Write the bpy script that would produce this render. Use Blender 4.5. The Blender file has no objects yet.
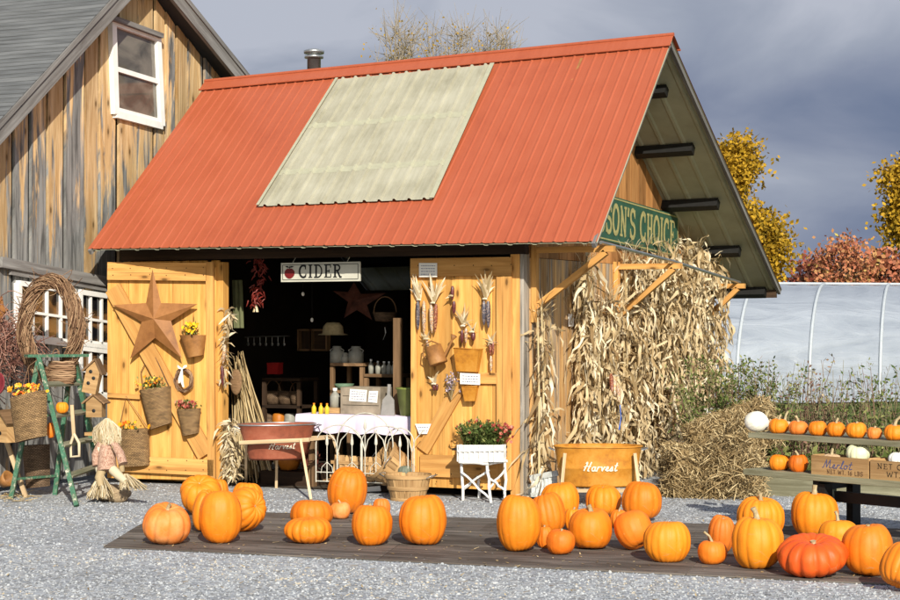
import bpy, math, random
from mathutils import Vector, Matrix, noise
from mathutils import geometry as mgeo
random.seed(7)
V = Vector
R = math.radians
scene = bpy.context.scene
COL = scene.collection

# ------------------------------------------------------------------ camera
F, YH, XV, H = 1800.0, 318.0, -3300.0, 1.65
TH = math.atan(F / (450 - XV)); PT = math.atan((YH - 300) / F)
_v0 = V((-math.sin(TH), math.cos(TH), 0)); RIGHT = V((math.cos(TH), math.sin(TH), 0)); _z = V((0, 0, 1))
VIEW = _v0 * math.cos(PT) + _z * math.sin(PT); UPV = _z * math.cos(PT) - _v0 * math.sin(PT)
def ray(x, y): return VIEW * F + RIGHT * (x - 450) + UPV * (300 - y)
_d = ray(527, 500); CAM = -_d * (H / -_d.z)
def at(x, y, axis, val):
    d = ray(x, y); i = 'XYZ'.index(axis); return CAM + d * ((val - CAM[i]) / d[i])
def atp(x, y, P0, N, off=0):
    d = ray(x, y); P = P0 + N * off; return CAM + d * ((P - CAM).dot(N) / d.dot(N))
def gnd(x, y, z=0.0): return at(x, y, 'Z', z)
def proj(P):
    d = P - CAM; k = F / d.dot(VIEW); return 450 + d.dot(RIGHT) * k, 300 - d.dot(UPV) * k
def mpp(P): return (P - CAM).dot(VIEW) / F          # metres per source pixel at P
cam = bpy.data.cameras.new('camera'); camo = bpy.data.objects.new('camera', cam); COL.objects.link(camo)
cam.sensor_width = 36; cam.lens = F / 900 * 36; cam.clip_end = 2000; cam.clip_start = 0.1
M3 = Matrix((RIGHT, UPV, -VIEW)).transposed(); camo.matrix_world = Matrix.Translation(CAM) @ M3.to_4x4()
scene.camera = camo

# ------------------------------------------------------------------ mesh building
class MB:
    def __init__(s): s.v = []; s.f = []; s.uv = []; s.t = []; s.sm = []
    def add(s, vs, fs, uvs=None, tone=None, smooth=False):
        b = len(s.v); s.v += [tuple(p) for p in vs]
        tone = random.random() if tone is None else tone
        for i, f in enumerate(fs):
            s.f.append(tuple(b + k for k in f)); s.t.append(tone); s.sm.append(smooth)
            s.uv += (uvs[i] if uvs else [(0, 0)] * len(f))
    def box(s, c, size, M=None, tone=None, taper=None):
        hx, hy, hz = [k / 2 for k in size]; L = max(range(3), key=lambda k: size[k]); o = [k for k in range(3) if k != L]
        ps = [V((x * hx, y * hy, z * hz)) for x in (-1, 1) for y in (-1, 1) for z in (-1, 1)]
        fs = [(0, 1, 3, 2), (4, 6, 7, 5), (0, 4, 5, 1), (2, 3, 7, 6), (0, 2, 6, 4), (1, 5, 7, 3)]
        ru, rv = random.uniform(0, 40), random.uniform(0, 40)
        uvs = [[(ps[k][L] + ru, ps[k][o[0]] + ps[k][o[1]] + rv) for k in f] for f in fs]
        c = V(c); s.add([c + (M @ p if M else p) for p in ps], fs, uvs, tone)
    def beam(s, a, b, w, d, up=(0, 0, 1), tone=None):      # w across, d along 'up'
        a, b = V(a), V(b); x = (b - a); L = x.length; x.normalize(); up = V(up)
        y = up.cross(x)
        if y.length < 1e-4: y = V((1, 0, 0)).cross(x)
        y.normalize(); z = x.cross(y)
        M = Matrix((x, y, z)).transposed(); s.box((a + b) / 2, (L, w, d), M, tone)
    def quad(s, a, b, c, d, tone=None, uv=None):
        a, b, c, d = map(V, (a, b, c, d)); L1 = (b - a).length; L2 = (d - a).length
        s.add([a, b, c, d], [(0, 1, 2, 3)], [uv or [(0, 0), (L1, 0), (L1, L2), (0, L2)]], tone)
    def tube(s, pts, r, n=8, tone=None, cap=True, smooth=True):
        pts = [V(p) for p in pts]; rs = r if isinstance(r, (list, tuple)) else [r] * len(pts)
        vs, uvs, fs = [], [], []; u = 0; prev = None; tone = random.random() if tone is None else tone
        us = []
        for i, p in enumerate(pts):
            t = (pts[min(i + 1, len(pts) - 1)] - pts[max(i - 1, 0)]).normalized()
            if prev is None:
                y = t.cross(V((0, 0, 1)))
                if y.length < .05: y = t.cross(V((1, 0, 0)))
            else: y = prev - t * prev.dot(t)
            y.normalize(); prev = y; z = t.cross(y)
            if i: u += (p - pts[i - 1]).length
            us.append(u)
            for k in range(n):
                a = 2 * math.pi * k / n; vs.append(p + (y * math.cos(a) + z * math.sin(a)) * rs[i])
        ru = random.uniform(0, 30)
        for i in range(len(pts) - 1):
            for k in range(n):
                k2 = (k + 1) % n; fs.append((i * n + k, i * n + k2, (i + 1) * n + k2, (i + 1) * n + k))
                c = 2 * math.pi * rs[i] / n
                uvs.append([(us[i] + ru, c * k), (us[i] + ru, c * (k + 1)), (us[i + 1] + ru, c * (k + 1)), (us[i + 1] + ru, c * k)])
        s.add(vs, fs, uvs, tone, smooth)
        if cap:
            s.add(vs[:n], [tuple(range(n - 1, -1, -1))], None, tone); s.add(vs[-n:], [tuple(range(n))], None, tone)
    def lathe(s, prof, c=(0, 0, 0), n=24, sx=1, sy=1, M=None, tone=None, smooth=True):
        c = V(c); vs = []; uvs = []; fs = []; tone = random.random() if tone is None else tone; d = 0; ds = []
        for i, (r, z) in enumerate(prof):
            if i: d += math.hypot(r - prof[i - 1][0], z - prof[i - 1][1])
            ds.append(d)
            for k in range(n):
                a = 2 * math.pi * k / n; p = V((r * sx * math.cos(a), r * sy * math.sin(a), z)); vs.append(c + (M @ p if M else p))
        rr = max(p[0] for p in prof)
        for i in range(len(prof) - 1):
            for k in range(n):
                k2 = (k + 1) % n; fs.append((i * n + k, i * n + k2, (i + 1) * n + k2, (i + 1) * n + k))
                q = 2 * math.pi * rr / n
                uvs.append([(q * k, ds[i]), (q * (k + 1), ds[i]), (q * (k + 1), ds[i + 1]), (q * k, ds[i + 1])])
        s.add(vs, fs, uvs, tone, smooth)
    def prism(s, out, O, U, Vv, th, tone=None, rnd=0):     # outline in (u,v) metres, thickness along UxV
        N = U.cross(Vv).normalized(); n = len(out)
        fr = [O + U * a + Vv * b + N * th for a, b in out]; bk = [O + U * a + Vv * b for a, b in out]
        fs = [tuple(range(n)), tuple(range(2 * n - 1, n - 1, -1))] + [(k, k + n, (k + 1) % n + n, (k + 1) % n) for k in range(n)]
        uvs = [[(a, b) for a, b in out], [(a, b) for a, b in reversed(out)]] + [[(out[k][0], out[k][1]), (out[k][0], out[k][1] + th), (out[(k + 1) % n][0], out[(k + 1) % n][1] + th), (out[(k + 1) % n][0], out[(k + 1) % n][1])] for k in range(n)]
        ru, rv = random.uniform(0, 40), random.uniform(0, 40); uvs = [[(a + ru, b + rv) for a, b in q] for q in uvs]
        s.add(fr + bk, fs, uvs, tone)
    def ell(s, c, r, n=12, m=8, M=None, tone=None):
        rx, ry, rz = (r, r, r) if isinstance(r, (int, float)) else r
        prof = [(math.sin(math.pi * i / m) + 1e-5, -math.cos(math.pi * i / m)) for i in range(m + 1)]
        S = Matrix.Diagonal((rx, ry, rz)); s.lathe(prof, c, n, M=(M @ S if M else S), tone=tone)
    def strip(s, pts, ws, side, tone=None, smooth=True):
        pts = [V(p) for p in pts]; vs = []; side = [V(q) for q in side] if isinstance(side, list) else [V(side)] * len(pts)
        for p, w, q in zip(pts, ws, side): vs += [p - q * w / 2, p + q * w / 2]
        u = random.uniform(0, 20); fs = [(2 * i, 2 * i + 1, 2 * i + 3, 2 * i + 2) for i in range(len(pts) - 1)]
        s.add(vs, fs, [[(u + i * .1, 0), (u + i * .1, .05), (u + i * .1 + .1, .05), (u + i * .1 + .1, 0)] for i in range(len(pts) - 1)], tone, smooth)

WM = {}
def MB1(fn): m = MB(); fn(m); return m
def wmat(o): return WM.get(o.name, Matrix.Identity(4)) if o else Matrix.Identity(4)
def props(o, label=None, cat=None, group=None, kind=None):
    if label: o['label'] = label
    if cat: o['category'] = cat
    if group: o['group'] = group
    if kind: o['kind'] = kind
    return o
def thing(name, loc, label, cat, group=None, rz=0):
    o = bpy.data.objects.new(name, None); COL.objects.link(o); o.location = V(loc); o.rotation_euler = (0, 0, rz); o.empty_display_size = .1
    WM[o.name] = Matrix.Translation(V(loc)) @ Matrix.Rotation(rz, 4, 'Z'); return props(o, label, cat, group)
def obj(name, mb, mat, parent=None, world=True, label=None, bevel=0, loc=None):
    me = bpy.data.meshes.new(name); me.from_pydata(mb.v, [], mb.f)
    uvl = me.uv_layers.new(name='UVMap'); uvl.data.foreach_set('uv', [c for p in mb.uv for c in p])
    at_ = me.attributes.new('tone', 'FLOAT', 'FACE'); at_.data.foreach_set('value', mb.t)
    me.polygons.foreach_set('use_smooth', mb.sm)
    o = bpy.data.objects.new(name, me); COL.objects.link(o); me.materials.append(mat)
    if parent:
        o.parent = parent; inv = wmat(parent).inverted()
        if world:
            me.transform(inv); WM[o.name] = wmat(parent)
        else: WM[o.name] = wmat(parent)
    elif world:
        c = V(loc) if loc is not None else V((sum(p[0] for p in mb.v), sum(p[1] for p in mb.v), sum(p[2] for p in mb.v))) / max(1, len(mb.v))
        if loc is None: c.z = min(p[2] for p in mb.v)
        me.transform(Matrix.Translation(-c)); o.location = c; WM[o.name] = Matrix.Translation(c)
    me.update()
    if bevel:
        b = o.modifiers.new('bevel', 'BEVEL'); b.width = bevel; b.segments = 2; b.limit_method = 'ANGLE'; b.angle_limit = R(40)
    if label: o['label'] = label
    return o

# ------------------------------------------------------------------ materials
def srgb(r, g, b):
    f = lambda c: (c / 12.92 if c <= .04045 else ((c + .055) / 1.055) ** 2.4)
    return (f(r / 255), f(g / 255), f(b / 255), 1)
class NT:
    def __init__(s, name):
        s.m = bpy.data.materials.new(name); s.m.use_nodes = True; s.t = s.m.node_tree; s.n = s.t.nodes; s.b = s.n['Principled BSDF']
    def add(s, typ, **kw):
        nd = s.n.new(typ)
        for k, v in kw.items():
            if k in nd.inputs: nd.inputs[k].default_value = v
            else: setattr(nd, k, v)
        return nd
    def l(s, a, b): s.t.links.new(a, b)
    def uv(s, sc, src='UV'):
        tc = s.add('ShaderNodeTexCoord'); mp = s.add('ShaderNodeMapping'); mp.inputs['Scale'].default_value = sc
        s.l(tc.outputs[src], mp.inputs[0]); return mp.outputs[0]
    def noise(s, vec, scale=1, detail=4, rough=.6, dist=0):
        nd = s.add('ShaderNodeTexNoise', Scale=scale, Detail=detail, Roughness=rough, Distortion=dist); s.l(vec, nd.inputs['Vector']); return nd.outputs['Fac']
    def ramp(s, fac, stops):
        nd = s.add('ShaderNodeValToRGB'); cr = nd.color_ramp
        while len(cr.elements) < len(stops): cr.elements.new(.5)
        for e, (p, c) in zip(cr.elements, stops): e.position = p; e.color = c if len(c) == 4 else (*c, 1)
        s.l(fac, nd.inputs[0]); return nd.outputs[0]
    def mix(s, fac, a, b, mode='MIX'):
        nd = s.add('ShaderNodeMix', data_type='RGBA', blend_type=mode)
        for val, i in ((fac, 0), (a, 6), (b, 7)):
            if isinstance(val, (int, float)): nd.inputs[i].default_value = val
            elif isinstance(val, tuple): nd.inputs[i].default_value = val
            else: s.l(val, nd.inputs[i])
        return nd.outputs[2]
    def math(s, op, a, b=0.0, clamp=False):
        nd = s.add('ShaderNodeMath', operation=op, use_clamp=clamp)
        for i, val in enumerate((a, b)):
            if isinstance(val, (int, float)): nd.inputs[i].default_value = val
            else: s.l(val, nd.inputs[i])
        return nd.outputs[0]
    def tone(s): return s.add('ShaderNodeAttribute', attribute_name='tone').outputs['Fac']
    def rand(s): return s.add('ShaderNodeObjectInfo').outputs['Random']
    def bump(s, h, strength=.5, dist=.01):
        nd = s.add('ShaderNodeBump', Strength=strength, Distance=dist); s.l(h, nd.inputs['Height']); s.l(nd.outputs[0], s.b.inputs['Normal'])
    def fin(s, col, rough=.7, spec=.3, metal=0):
        if isinstance(col, tuple): s.b.inputs['Base Color'].default_value = col
        else: s.l(col, s.b.inputs['Base Color'])
        if isinstance(rough, (int, float)): s.b.inputs['Roughness'].default_value = rough
        else: s.l(rough, s.b.inputs['Roughness'])
        s.b.inputs['Specular IOR Level'].default_value = spec; s.b.inputs['Metallic'].default_value = metal
        return s.m
def C(r, g, b): return (r, g, b, 1)
def wood(name, light, dark, tonevar=.35, grey=None, gamt=0., knots=.0, rough=.75, gz=None, gsc=(.55, 9), vsc=22, crack=0, gw=.08):
    t = NT(name); v = t.uv((1.4, vsc, 1)); g = t.noise(v, 1, 6, .65, .6); v2 = t.uv((.7, 5, 1)); g2 = t.noise(v2, 1, 3, .6, .3)
    col = t.ramp(g, [(.32, dark), (.5, tuple((a + b) / 2 for a, b in zip(light, dark))), (.66, light)])
    k = t.math('ADD', t.math('MULTIPLY', t.tone(), tonevar), 1 - tonevar * .6)
    k = t.math('MULTIPLY', k, t.math('ADD', t.math('MULTIPLY', g2, .9), .55))
    cc = t.add('ShaderNodeCombineColor'); [t.l(k, cc.inputs[i]) for i in range(3)]
    col = t.mix(1, col, cc.outputs[0], 'MULTIPLY')
    if knots:
        vo = t.add('ShaderNodeTexVoronoi', voronoi_dimensions='2D', Scale=1.0); t.l(t.uv((1.6, 4.2, 1)), vo.inputs['Vector'])
        m = t.ramp(vo.outputs['Distance'], [(.035, C(1, 1, 1)), (.06, C(.45, .45, .45)), (.14, C(0, 0, 0))])
        col = t.mix(t.math('MULTIPLY', m, knots), col, tuple(c * .3 for c in dark[:3]) + (1,))
    if crack:
        gc = t.noise(t.uv((.5, vsc * 2.6, 1)), 1, 3, .55, .35); cm = t.ramp(gc, [(.3, C(1, 1, 1)), (.37, C(0, 0, 0))]); col = t.mix(t.math('MULTIPLY', cm, crack), col, tuple(c * .22 for c in dark[:3]) + (1,))
    if grey:
        gm = t.noise(t.uv((*gsc, 1)), 1, 6, .65, .5); off = .62 - gamt * .4
        if gz:
            tc = t.add('ShaderNodeTexCoord'); sp = t.add('ShaderNodeSeparateXYZ'); t.l(tc.outputs['Object'], sp.inputs[0])
            mr = t.add('ShaderNodeMapRange'); t.l(sp.outputs['Z'], mr.inputs[0]); mr.inputs[1].default_value = gz[0]; mr.inputs[2].default_value = gz[1]; mr.inputs[3].default_value = gz[2]; mr.inputs[4].default_value = gz[3]
            gm = t.math('ADD', gm, mr.outputs[0])
        gm = t.math('ADD', gm, t.math('MULTIPLY', t.math('SUBTRACT', t.tone(), .5), .26 if crack > .8 else .12))
        m = t.ramp(gm, [(max(0, off - gw), C(0, 0, 0)), (min(1, off + gw), C(1, 1, 1))])
        gcol = t.ramp(g, [(.36, tuple(c * .3 for c in grey[:3])), (.62, grey)])
        col = t.mix(m, col, gcol)
    t.bump(g, .35, .004); return t.fin(col, rough, .2)
def plain(name, c, rough=.6, var=.25, sc=12, spec=.3, metal=0, c2=None, bump=.15, src='Object'):
    t = NT(name); g = t.noise(t.uv((sc, sc, sc), src), 1, 5, .6)
    d = c2 or tuple(k * (1 - var) for k in c[:3]) + (1,)
    col = t.ramp(g, [(.35, d), (.65, c)])
    if bump: t.bump(g, bump, .005)
    return t.fin(col, rough, spec, metal)

M = {}
M['pine'] = wood('fresh_pine', C(.7, .39, .115), C(.5, .235, .052), .34, knots=.95, crack=.5)
M['pine_h'] = wood('door_trim_pine', C(.66, .36, .115), C(.46, .22, .06), .34, knots=.95, crack=.5)
M['side'] = wood('sidewall_boards', C(.60, .38, .16), C(.40, .2, .07), .45, knots=.8, grey=C(.38, .32, .25), gamt=.18, crack=.6)
M['post'] = wood('corner_post', C(.5, .36, .2), C(.3, .2, .1), .2, grey=C(.42, .38, .33), gamt=.5)
M['gable'] = wood('gable_boards', C(.48, .24, .09), C(.3, .13, .04), .6, knots=.4)
M['barn'] = wood('barn_boards', C(.74, .54, .31), C(.42, .25, .1), .5, knots=1, grey=C(.27, .27, .265), gamt=.27, gz=(1.5, 4.0, .22, -.05), gsc=(.9, 8), vsc=20, crack=.85, gw=.04)
M['grey'] = wood('weathered_grey_wood', C(.26, .255, .25), C(.12, .11, .105), .4)
M['tanwood'] = wood('light_stand_wood', C(.62, .47, .3), C(.42, .29, .16), .3)
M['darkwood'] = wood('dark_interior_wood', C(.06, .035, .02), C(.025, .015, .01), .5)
M['midwood'] = wood('brown_wood', C(.25, .15, .08), C(.12, .07, .035), .4)
M['crate'] = wood('crate_wood', C(.5, .32, .15), C(.3, .17, .07), .4, knots=.3)
M['bench'] = wood('mossy_bench_wood', C(.3, .29, .2), C(.13, .12, .07), .4)
M['black'] = plain('black_paint', C(.012, .012, .012), .6)
M['mat'] = wood('mat_wood', C(.12, .095, .08), C(.05, .038, .03), .4, grey=C(.19, .165, .145), gamt=.42, rough=.85, gsc=(1.0, 2.0), vsc=12, gw=.12)
M['white'] = plain('white_paint', C(.8, .8, .78), .5, .12, 9)
M['twigwhite'] = plain('white_twig_paint', C(.82, .82, .8), .6, .35, 30)
M['cream'] = plain('cream_paper', C(.75, .74, .7), .8, .06)
M['wire'] = plain('cream_wire', C(.6, .58, .5), .5, .3, 20)
M['steel'] = plain('galvanised_steel', C(.5, .52, .53), .35, .3, 10, metal=.8)
M['glass'] = None
def mk_special():
    t = NT('window_glass'); g = t.noise(t.uv((1.2, 1.2, 2.1), 'Object'), 1, 3, .5, 1.5)
    M['glass'] = t.fin(t.ramp(g, [(.42, C(.008, .008, .01)), (.5, C(.02, .015, .01)), (.56, C(.16, .08, .03)), (.7, C(.1, .06, .03))]), .08, .9)
    t = NT('old_window_glass'); g = t.noise(t.uv((1, 1, 2), 'Object'), 2, 3, .5, 1)
    M['glass2'] = t.fin(t.ramp(g, [(.35, C(.07, .065, .055)), (.65, C(.17, .155, .13))]), .06, .8)
    # red ribbed roof
    t = NT('red_roof_metal'); g = t.noise(t.uv((.9, .9, .9), 'Object'), 1, 7, .7, .6); g2 = t.noise(t.uv((16, .9, .9), 'Object'), 1, 5, .7)
    col = t.ramp(t.math('ADD', t.math('MULTIPLY', g, .6), t.math('MULTIPLY', g2, .4)), [(.36, C(.29, .066, .03)), (.47, C(.335, .08, .036)), (.6, C(.355, .09, .043)), (.74, C(.4, .125, .07))])
    M['red'] = t.fin(col, .45, .35)
    t = NT('translucent_roof_panel'); g = t.noise(t.uv((2.5, 2.5, 2.5), 'Object'), 1, 6, .65); g2 = t.noise(t.uv((40, 3, 3), 'Object'), 1, 4, .7)
    col = t.ramp(t.math('ADD', t.math('MULTIPLY', g, .6), t.math('MULTIPLY', g2, .4)), [(.34, C(.245, .232, .17)), (.48, C(.32, .306, .232)), (.64, C(.38, .367, .29))])
    M['fibre'] = t.fin(col, .5, .3)
    t = NT('underside_metal'); g = t.noise(t.uv((3, 3, 3), 'Object'), 1, 4, .6)
    M['under'] = t.fin(t.ramp(g, [(.3, C(.3, .3, .21)), (.7, C(.4, .4, .29))]), .6, .3)
    # barn roof: dark horizontal courses
    t = NT('barn_roofing'); tc = t.uv((1, 1, 1)); br = t.add('ShaderNodeTexBrick', Scale=1.0); br.offset = .5
    br.inputs['Color1'].default_value = C(.14, .145, .15); br.inputs['Color2'].default_value = C(.11, .115, .12); br.inputs['Mortar'].default_value = C(.07, .07, .07)
    br.inputs['Mortar Size'].default_value = .006; br.inputs['Brick Width'].default_value = 7.0; br.inputs['Row Height'].default_value = .075; t.l(tc, br.inputs['Vector'])
    g = t.noise(t.uv((1.5, 14, 1)), 1, 5, .6); col = t.mix(1, br.outputs[0], t.ramp(g, [(.3, C(.6, .6, .6)), (.7, C(1.3, 1.3, 1.3))]), 'MULTIPLY')
    t.bump(br.outputs['Fac'], -.4, .01); M['barnroof'] = t.fin(col, .8, .2)
    # gravel
    t = NT('gravel_mat'); ob = t.uv((1, 1, 1), 'Object')
    vo = t.add('ShaderNodeTexVoronoi', Scale=40.0); t.l(ob, vo.inputs['Vector']); sp = t.add('ShaderNodeSeparateColor'); t.l(vo.outputs['Color'], sp.inputs[0])
    vo2 = t.add('ShaderNodeTexVoronoi', Scale=95.0); t.l(ob, vo2.inputs['Vector']); sp2 = t.add('ShaderNodeSeparateColor'); t.l(vo2.outputs['Color'], sp2.inputs[0])
    big = t.noise(t.uv((.7, .7, .7), 'Object'), 1, 4, .6)
    f = t.math('ADD', t.math('ADD', t.math('MULTIPLY', sp.outputs[0], .5), t.math('MULTIPLY', sp2.outputs[0], .3)), t.math('MULTIPLY', big, .4))
    col = t.ramp(f, [(.25, C(.12, .12, .12)), (.38, C(.22, .23, .245)), (.58, C(.31, .325, .35)), (.82, C(.44, .455, .47)), (.97, C(.6, .6, .57))])
    hue = t.ramp(sp.outputs[1], [(0, C(1, .94, .84)), (.3, C(1, 1, 1)), (.8, C(.96, .99, 1.03))]); col = t.mix(1, col, hue, 'MULTIPLY')
    t.bump(t.math('ADD', vo.outputs['Distance'], t.math('MULTIPLY', vo2.outputs['Distance'], .5)), -1, .012); M['gravel'] = t.fin(col, .85, .2)
    t = NT('gravel_stone'); sx = t.tone()
    M['stone'] = t.fin(t.ramp(sx, [(0, C(.13, .135, .145)), (.3, C(.27, .285, .31)), (.65, C(.32, .34, .365)), (.92, C(.43, .445, .46)), (1, C(.4, .35, .27))]), .8, .2)
    t = NT('field_grass'); g = t.noise(t.uv((1, 1, 1), 'Object'), 1.5, 6, .7)
    M['field'] = t.fin(t.ramp(g, [(.35, C(.05, .08, .02)), (.55, C(.1, .13, .035)), (.7, C(.22, .19, .08))]), .9, .1)
    # foliage-like materials that read the tone attribute
    def leaf(name, stops, rough=.7, tr=.0):
        t = NT(name); col = t.ramp(t.tone(), [(p, C(*c)) for p, c in stops]); m = t.fin(col, rough, .15)
        if tr:
            t.b.inputs['Transmission Weight'].default_value = 0
            tl = t.add('ShaderNodeBsdfTranslucent'); t.l(col, tl.inputs[0]); mx = t.add('ShaderNodeMixShader', Fac=tr); t.l(t.b.outputs[0], mx.inputs[1]); t.l(tl.outputs[0], mx.inputs[2])
            t.l(mx.outputs[0], t.n['Material Output'].inputs[0])
        return m
    M['corn'] = leaf('dry_corn_leaf', [(0, (.2, .125, .055)), (.3, (.42, .305, .16)), (.7, (.63, .51, .32)), (1, (.8, .71, .53))], .6, .2)
    M['husk'] = leaf('pale_husk', [(0, (.33, .24, .12)), (.5, (.58, .47, .3)), (1, (.76, .68, .52))], .6, .15)
    M['straw'] = leaf('straw', [(0, (.12, .08, .035)), (.5, (.33, .235, .115)), (1, (.56, .45, .26))], .7)
    M['yleaf'] = leaf('yellow_autumn_leaf', [(0, (.13, .1, .012)), (.5, (.42, .25, .02)), (1, (.6, .38, .035))], .7, .25)
    M['rleaf'] = leaf('red_autumn_leaf', [(0, (.1, .05, .04)), (.5, (.3, .08, .06)), (.8, (.42, .16, .07)), (1, (.3, .25, .06))], .7, .2)
    M['pleaf'] = leaf('pink_autumn_leaf', [(0, (.18, .08, .045)), (.5, (.46, .16, .09)), (.8, (.52, .27, .12)), (1, (.42, .36, .1))], .7, .2)
    M['gleaf'] = leaf('green_leaf', [(0, (.04, .07, .015)), (.5, (.11, .15, .04)), (1, (.27, .28, .1))], .7, .15)
    M['weed'] = leaf('dry_weed', [(0, (.12, .07, .055)), (.4, (.26, .15, .11)), (.7, (.2, .2, .09)), (1, (.42, .34, .22))], .8, .1)
    M['twig'] = leaf('vine_twig', [(0, (.1, .05, .03)), (.5, (.24, .14, .08)), (1, (.42, .28, .17))], .8)
    M['rtwig'] = leaf('reddish_twig', [(0, (.12, .05, .04)), (.5, (.27, .13, .1)), (1, (.45, .28, .22))], .8)
    M['flower_mix'] = leaf('flower_mix', [(0, (.7, .4, .02)), (.45, (.75, .3, .01)), (.7, (.6, .06, .02)), (1, (.8, .6, .1))], .6)
    M['flower_yellow'] = leaf('flower_yellow', [(0, (.7, .33, .01)), (1, (.85, .6, .03))], .6)
    M['flower_red'] = leaf('flower_red', [(0, (.2, .03, .025)), (.6, (.4, .08, .06)), (1, (.5, .26, .18))], .6)
    M['flower_mauve'] = leaf('flower_mauve', [(0, (.25, .2, .3)), (1, (.5, .42, .5))], .7)
    # corn kernels
    def kern(name, stops):
        t = NT(name); vo = t.add('ShaderNodeTexVoronoi', Scale=130.0); t.l(t.uv((1, 1, 1), 'Object'), vo.inputs['Vector']); sp = t.add('ShaderNodeSeparateColor'); t.l(vo.outputs['Color'], sp.inputs[0])
        t.bump(vo.outputs['Distance'], -.6, .004); return t.fin(t.ramp(sp.outputs[0], [(p, C(*c)) for p, c in stops]), .35, .5)
    M['k_blue'] = kern('blue_kernels', [(0, (.025, .025, .04)), (.6, (.07, .065, .09)), (1, (.3, .22, .18))])
    M['k_red'] = kern('red_kernels', [(0, (.08, .015, .012)), (.6, (.22, .05, .03)), (1, (.45, .25, .12))])
    M['k_mixed'] = kern('mixed_kernels', [(0, (.12, .1, .12)), (.4, (.5, .25, .08)), (.8, (.4, .38, .36)), (1, (.7, .5, .2))])
    M['k_dark'] = kern('dark_kernels', [(0, (.05, .012, .015)), (1, (.14, .03, .03))])
    # wicker
    def wick(name, a, b, s=1.0):
        t = NT(name); br = t.add('ShaderNodeTexBrick', Scale=1.0); br.offset = .5; t.l(t.uv((1, 1, 1)), br.inputs['Vector'])
        br.inputs['Color1'].default_value = a; br.inputs['Color2'].default_value = tuple((p + q) / 2 for p, q in zip(a, b)); br.inputs['Mortar'].default_value = b
        br.inputs['Mortar Size'].default_value = .003 * s; br.inputs['Mortar Smooth'].default_value = .6; br.inputs['Brick Width'].default_value = .024 * s; br.inputs['Row Height'].default_value = .0125 * s
        g = t.noise(t.uv((9, 30, 1)), 1, 4, .6); col = t.mix(.6, br.outputs[0], t.ramp(g, [(.3, C(.35, .35, .35)), (.7, C(1.5, 1.5, 1.5))]), 'MULTIPLY')
        t.bump(br.outputs['Fac'], -.8, .008); return t.fin(col, .75, .2)
    M['wicker'] = wick('brown_wicker', C(.36, .23, .11), C(.07, .04, .02)); M['wickerd'] = wick('dark_wicker', C(.2, .13, .08), C(.04, .025, .015))
    # corrugation-free metals
    def rust(name, a, b, c):
        t = NT(name); g = t.noise(t.uv((6, 6, 6), 'Object'), 1, 7, .7); t.bump(g, .3, .004)
        return t.fin(t.ramp(g, [(.3, a), (.5, b), (.7, c)]), .6, .35)
    M['rust_red'] = rust('rusty_red_metal', C(.16, .045, .025), C(.27, .075, .04), C(.34, .12, .07))
    M['rust_or'] = rust('rusty_orange_metal', C(.28, .1, .012), C(.48, .2, .02), C(.58, .28, .05))
    M['rust_br'] = rust('rusty_brown_metal', C(.14, .06, .02), C(.27, .12, .035), C(.36, .18, .06))
    M['star'] = rust('star_metal', C(.17, .065, .02), C(.27, .115, .035), C(.34, .15, .05))
    M['ladstep'] = wood('worn_step', C(.3, .27, .2), C(.1, .12, .07), .3); t = NT('green_ladder_paint'); g = t.noise(t.uv((18, 18, 12), 'Object'), 1, 6, .75)
    M['green'] = t.fin(t.ramp(g, [(.36, C(.5, .46, .37)), (.41, C(.13, .17, .11)), (.5, C(.03, .105, .06)), (.6, C(.05, .15, .09)), (.66, C(.14, .2, .14)), (.7, C(.52, .48, .4))]), .65, .3)
    M['signgreen'] = plain('sign_green', C(.035, .1, .065), .5, .3, 8)
    M['gold'] = plain('gold_paint', C(.38, .35, .15), .6, .3, 20)
    M['ink'] = plain('black_ink', C(.012, .012, .012), .6); M['apple'] = plain('apple_red', C(.16, .01, .012), .5)
    M['blueink'] = plain('blue_ink', C(.09, .1, .22), .7); M['brownink'] = plain('brown_ink', C(.1, .05, .03), .7)
    M['script'] = plain('script_white', C(.75, .68, .55), .6, .1)
    M['signwhite'] = plain('sign_cream', C(.5, .49, .42), .7, .15, 7)
    M['cloth'] = plain('lilac_cloth', C(.62, .55, .68), .85, .1, 5); M['olive'] = plain('olive_plastic', C(.2, .24, .06), .5)
    M['pinkcloth'] = plain('pink_floral_cloth', C(.5, .34, .26), .9, .5, 70, c2=C(.24, .12, .08)); M['burlap'] = plain('burlap', C(.36, .27, .17), .9, .4, 50)
    M['concrete'] = plain('concrete', C(.4, .39, .37), .9, .2, 10); M['blue'] = plain('blue_plastic', C(.03, .12, .5), .5)
    M['redplastic'] = plain('red_paint', C(.4, .02, .02), .5); M['terracotta'] = plain('orange_ceramic', C(.5, .17, .02), .5)
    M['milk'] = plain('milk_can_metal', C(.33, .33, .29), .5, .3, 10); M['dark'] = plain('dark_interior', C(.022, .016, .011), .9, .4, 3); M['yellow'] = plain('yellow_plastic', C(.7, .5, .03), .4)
    M['boardgrey'] = plain('grey_board', C(.27, .26, .25), .8, .2); M['maroon'] = plain('maroon_metal', C(.22, .03, .04), .6)
    # greenhouse film
    t = NT('greenhouse_film'); g = t.noise(t.uv((.5, .5, 2.5), 'Object'), 1, 5, .6, 1)
    col = t.ramp(g, [(.3, C(.2, .23, .28)), (.7, C(.3, .335, .39))]); t.bump(g, .6, .15); M['film'] = t.fin(col, .4, .4)
    M['hoop'] = plain('hoop_line', C(.42, .46, .5), .5, .1)
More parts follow.
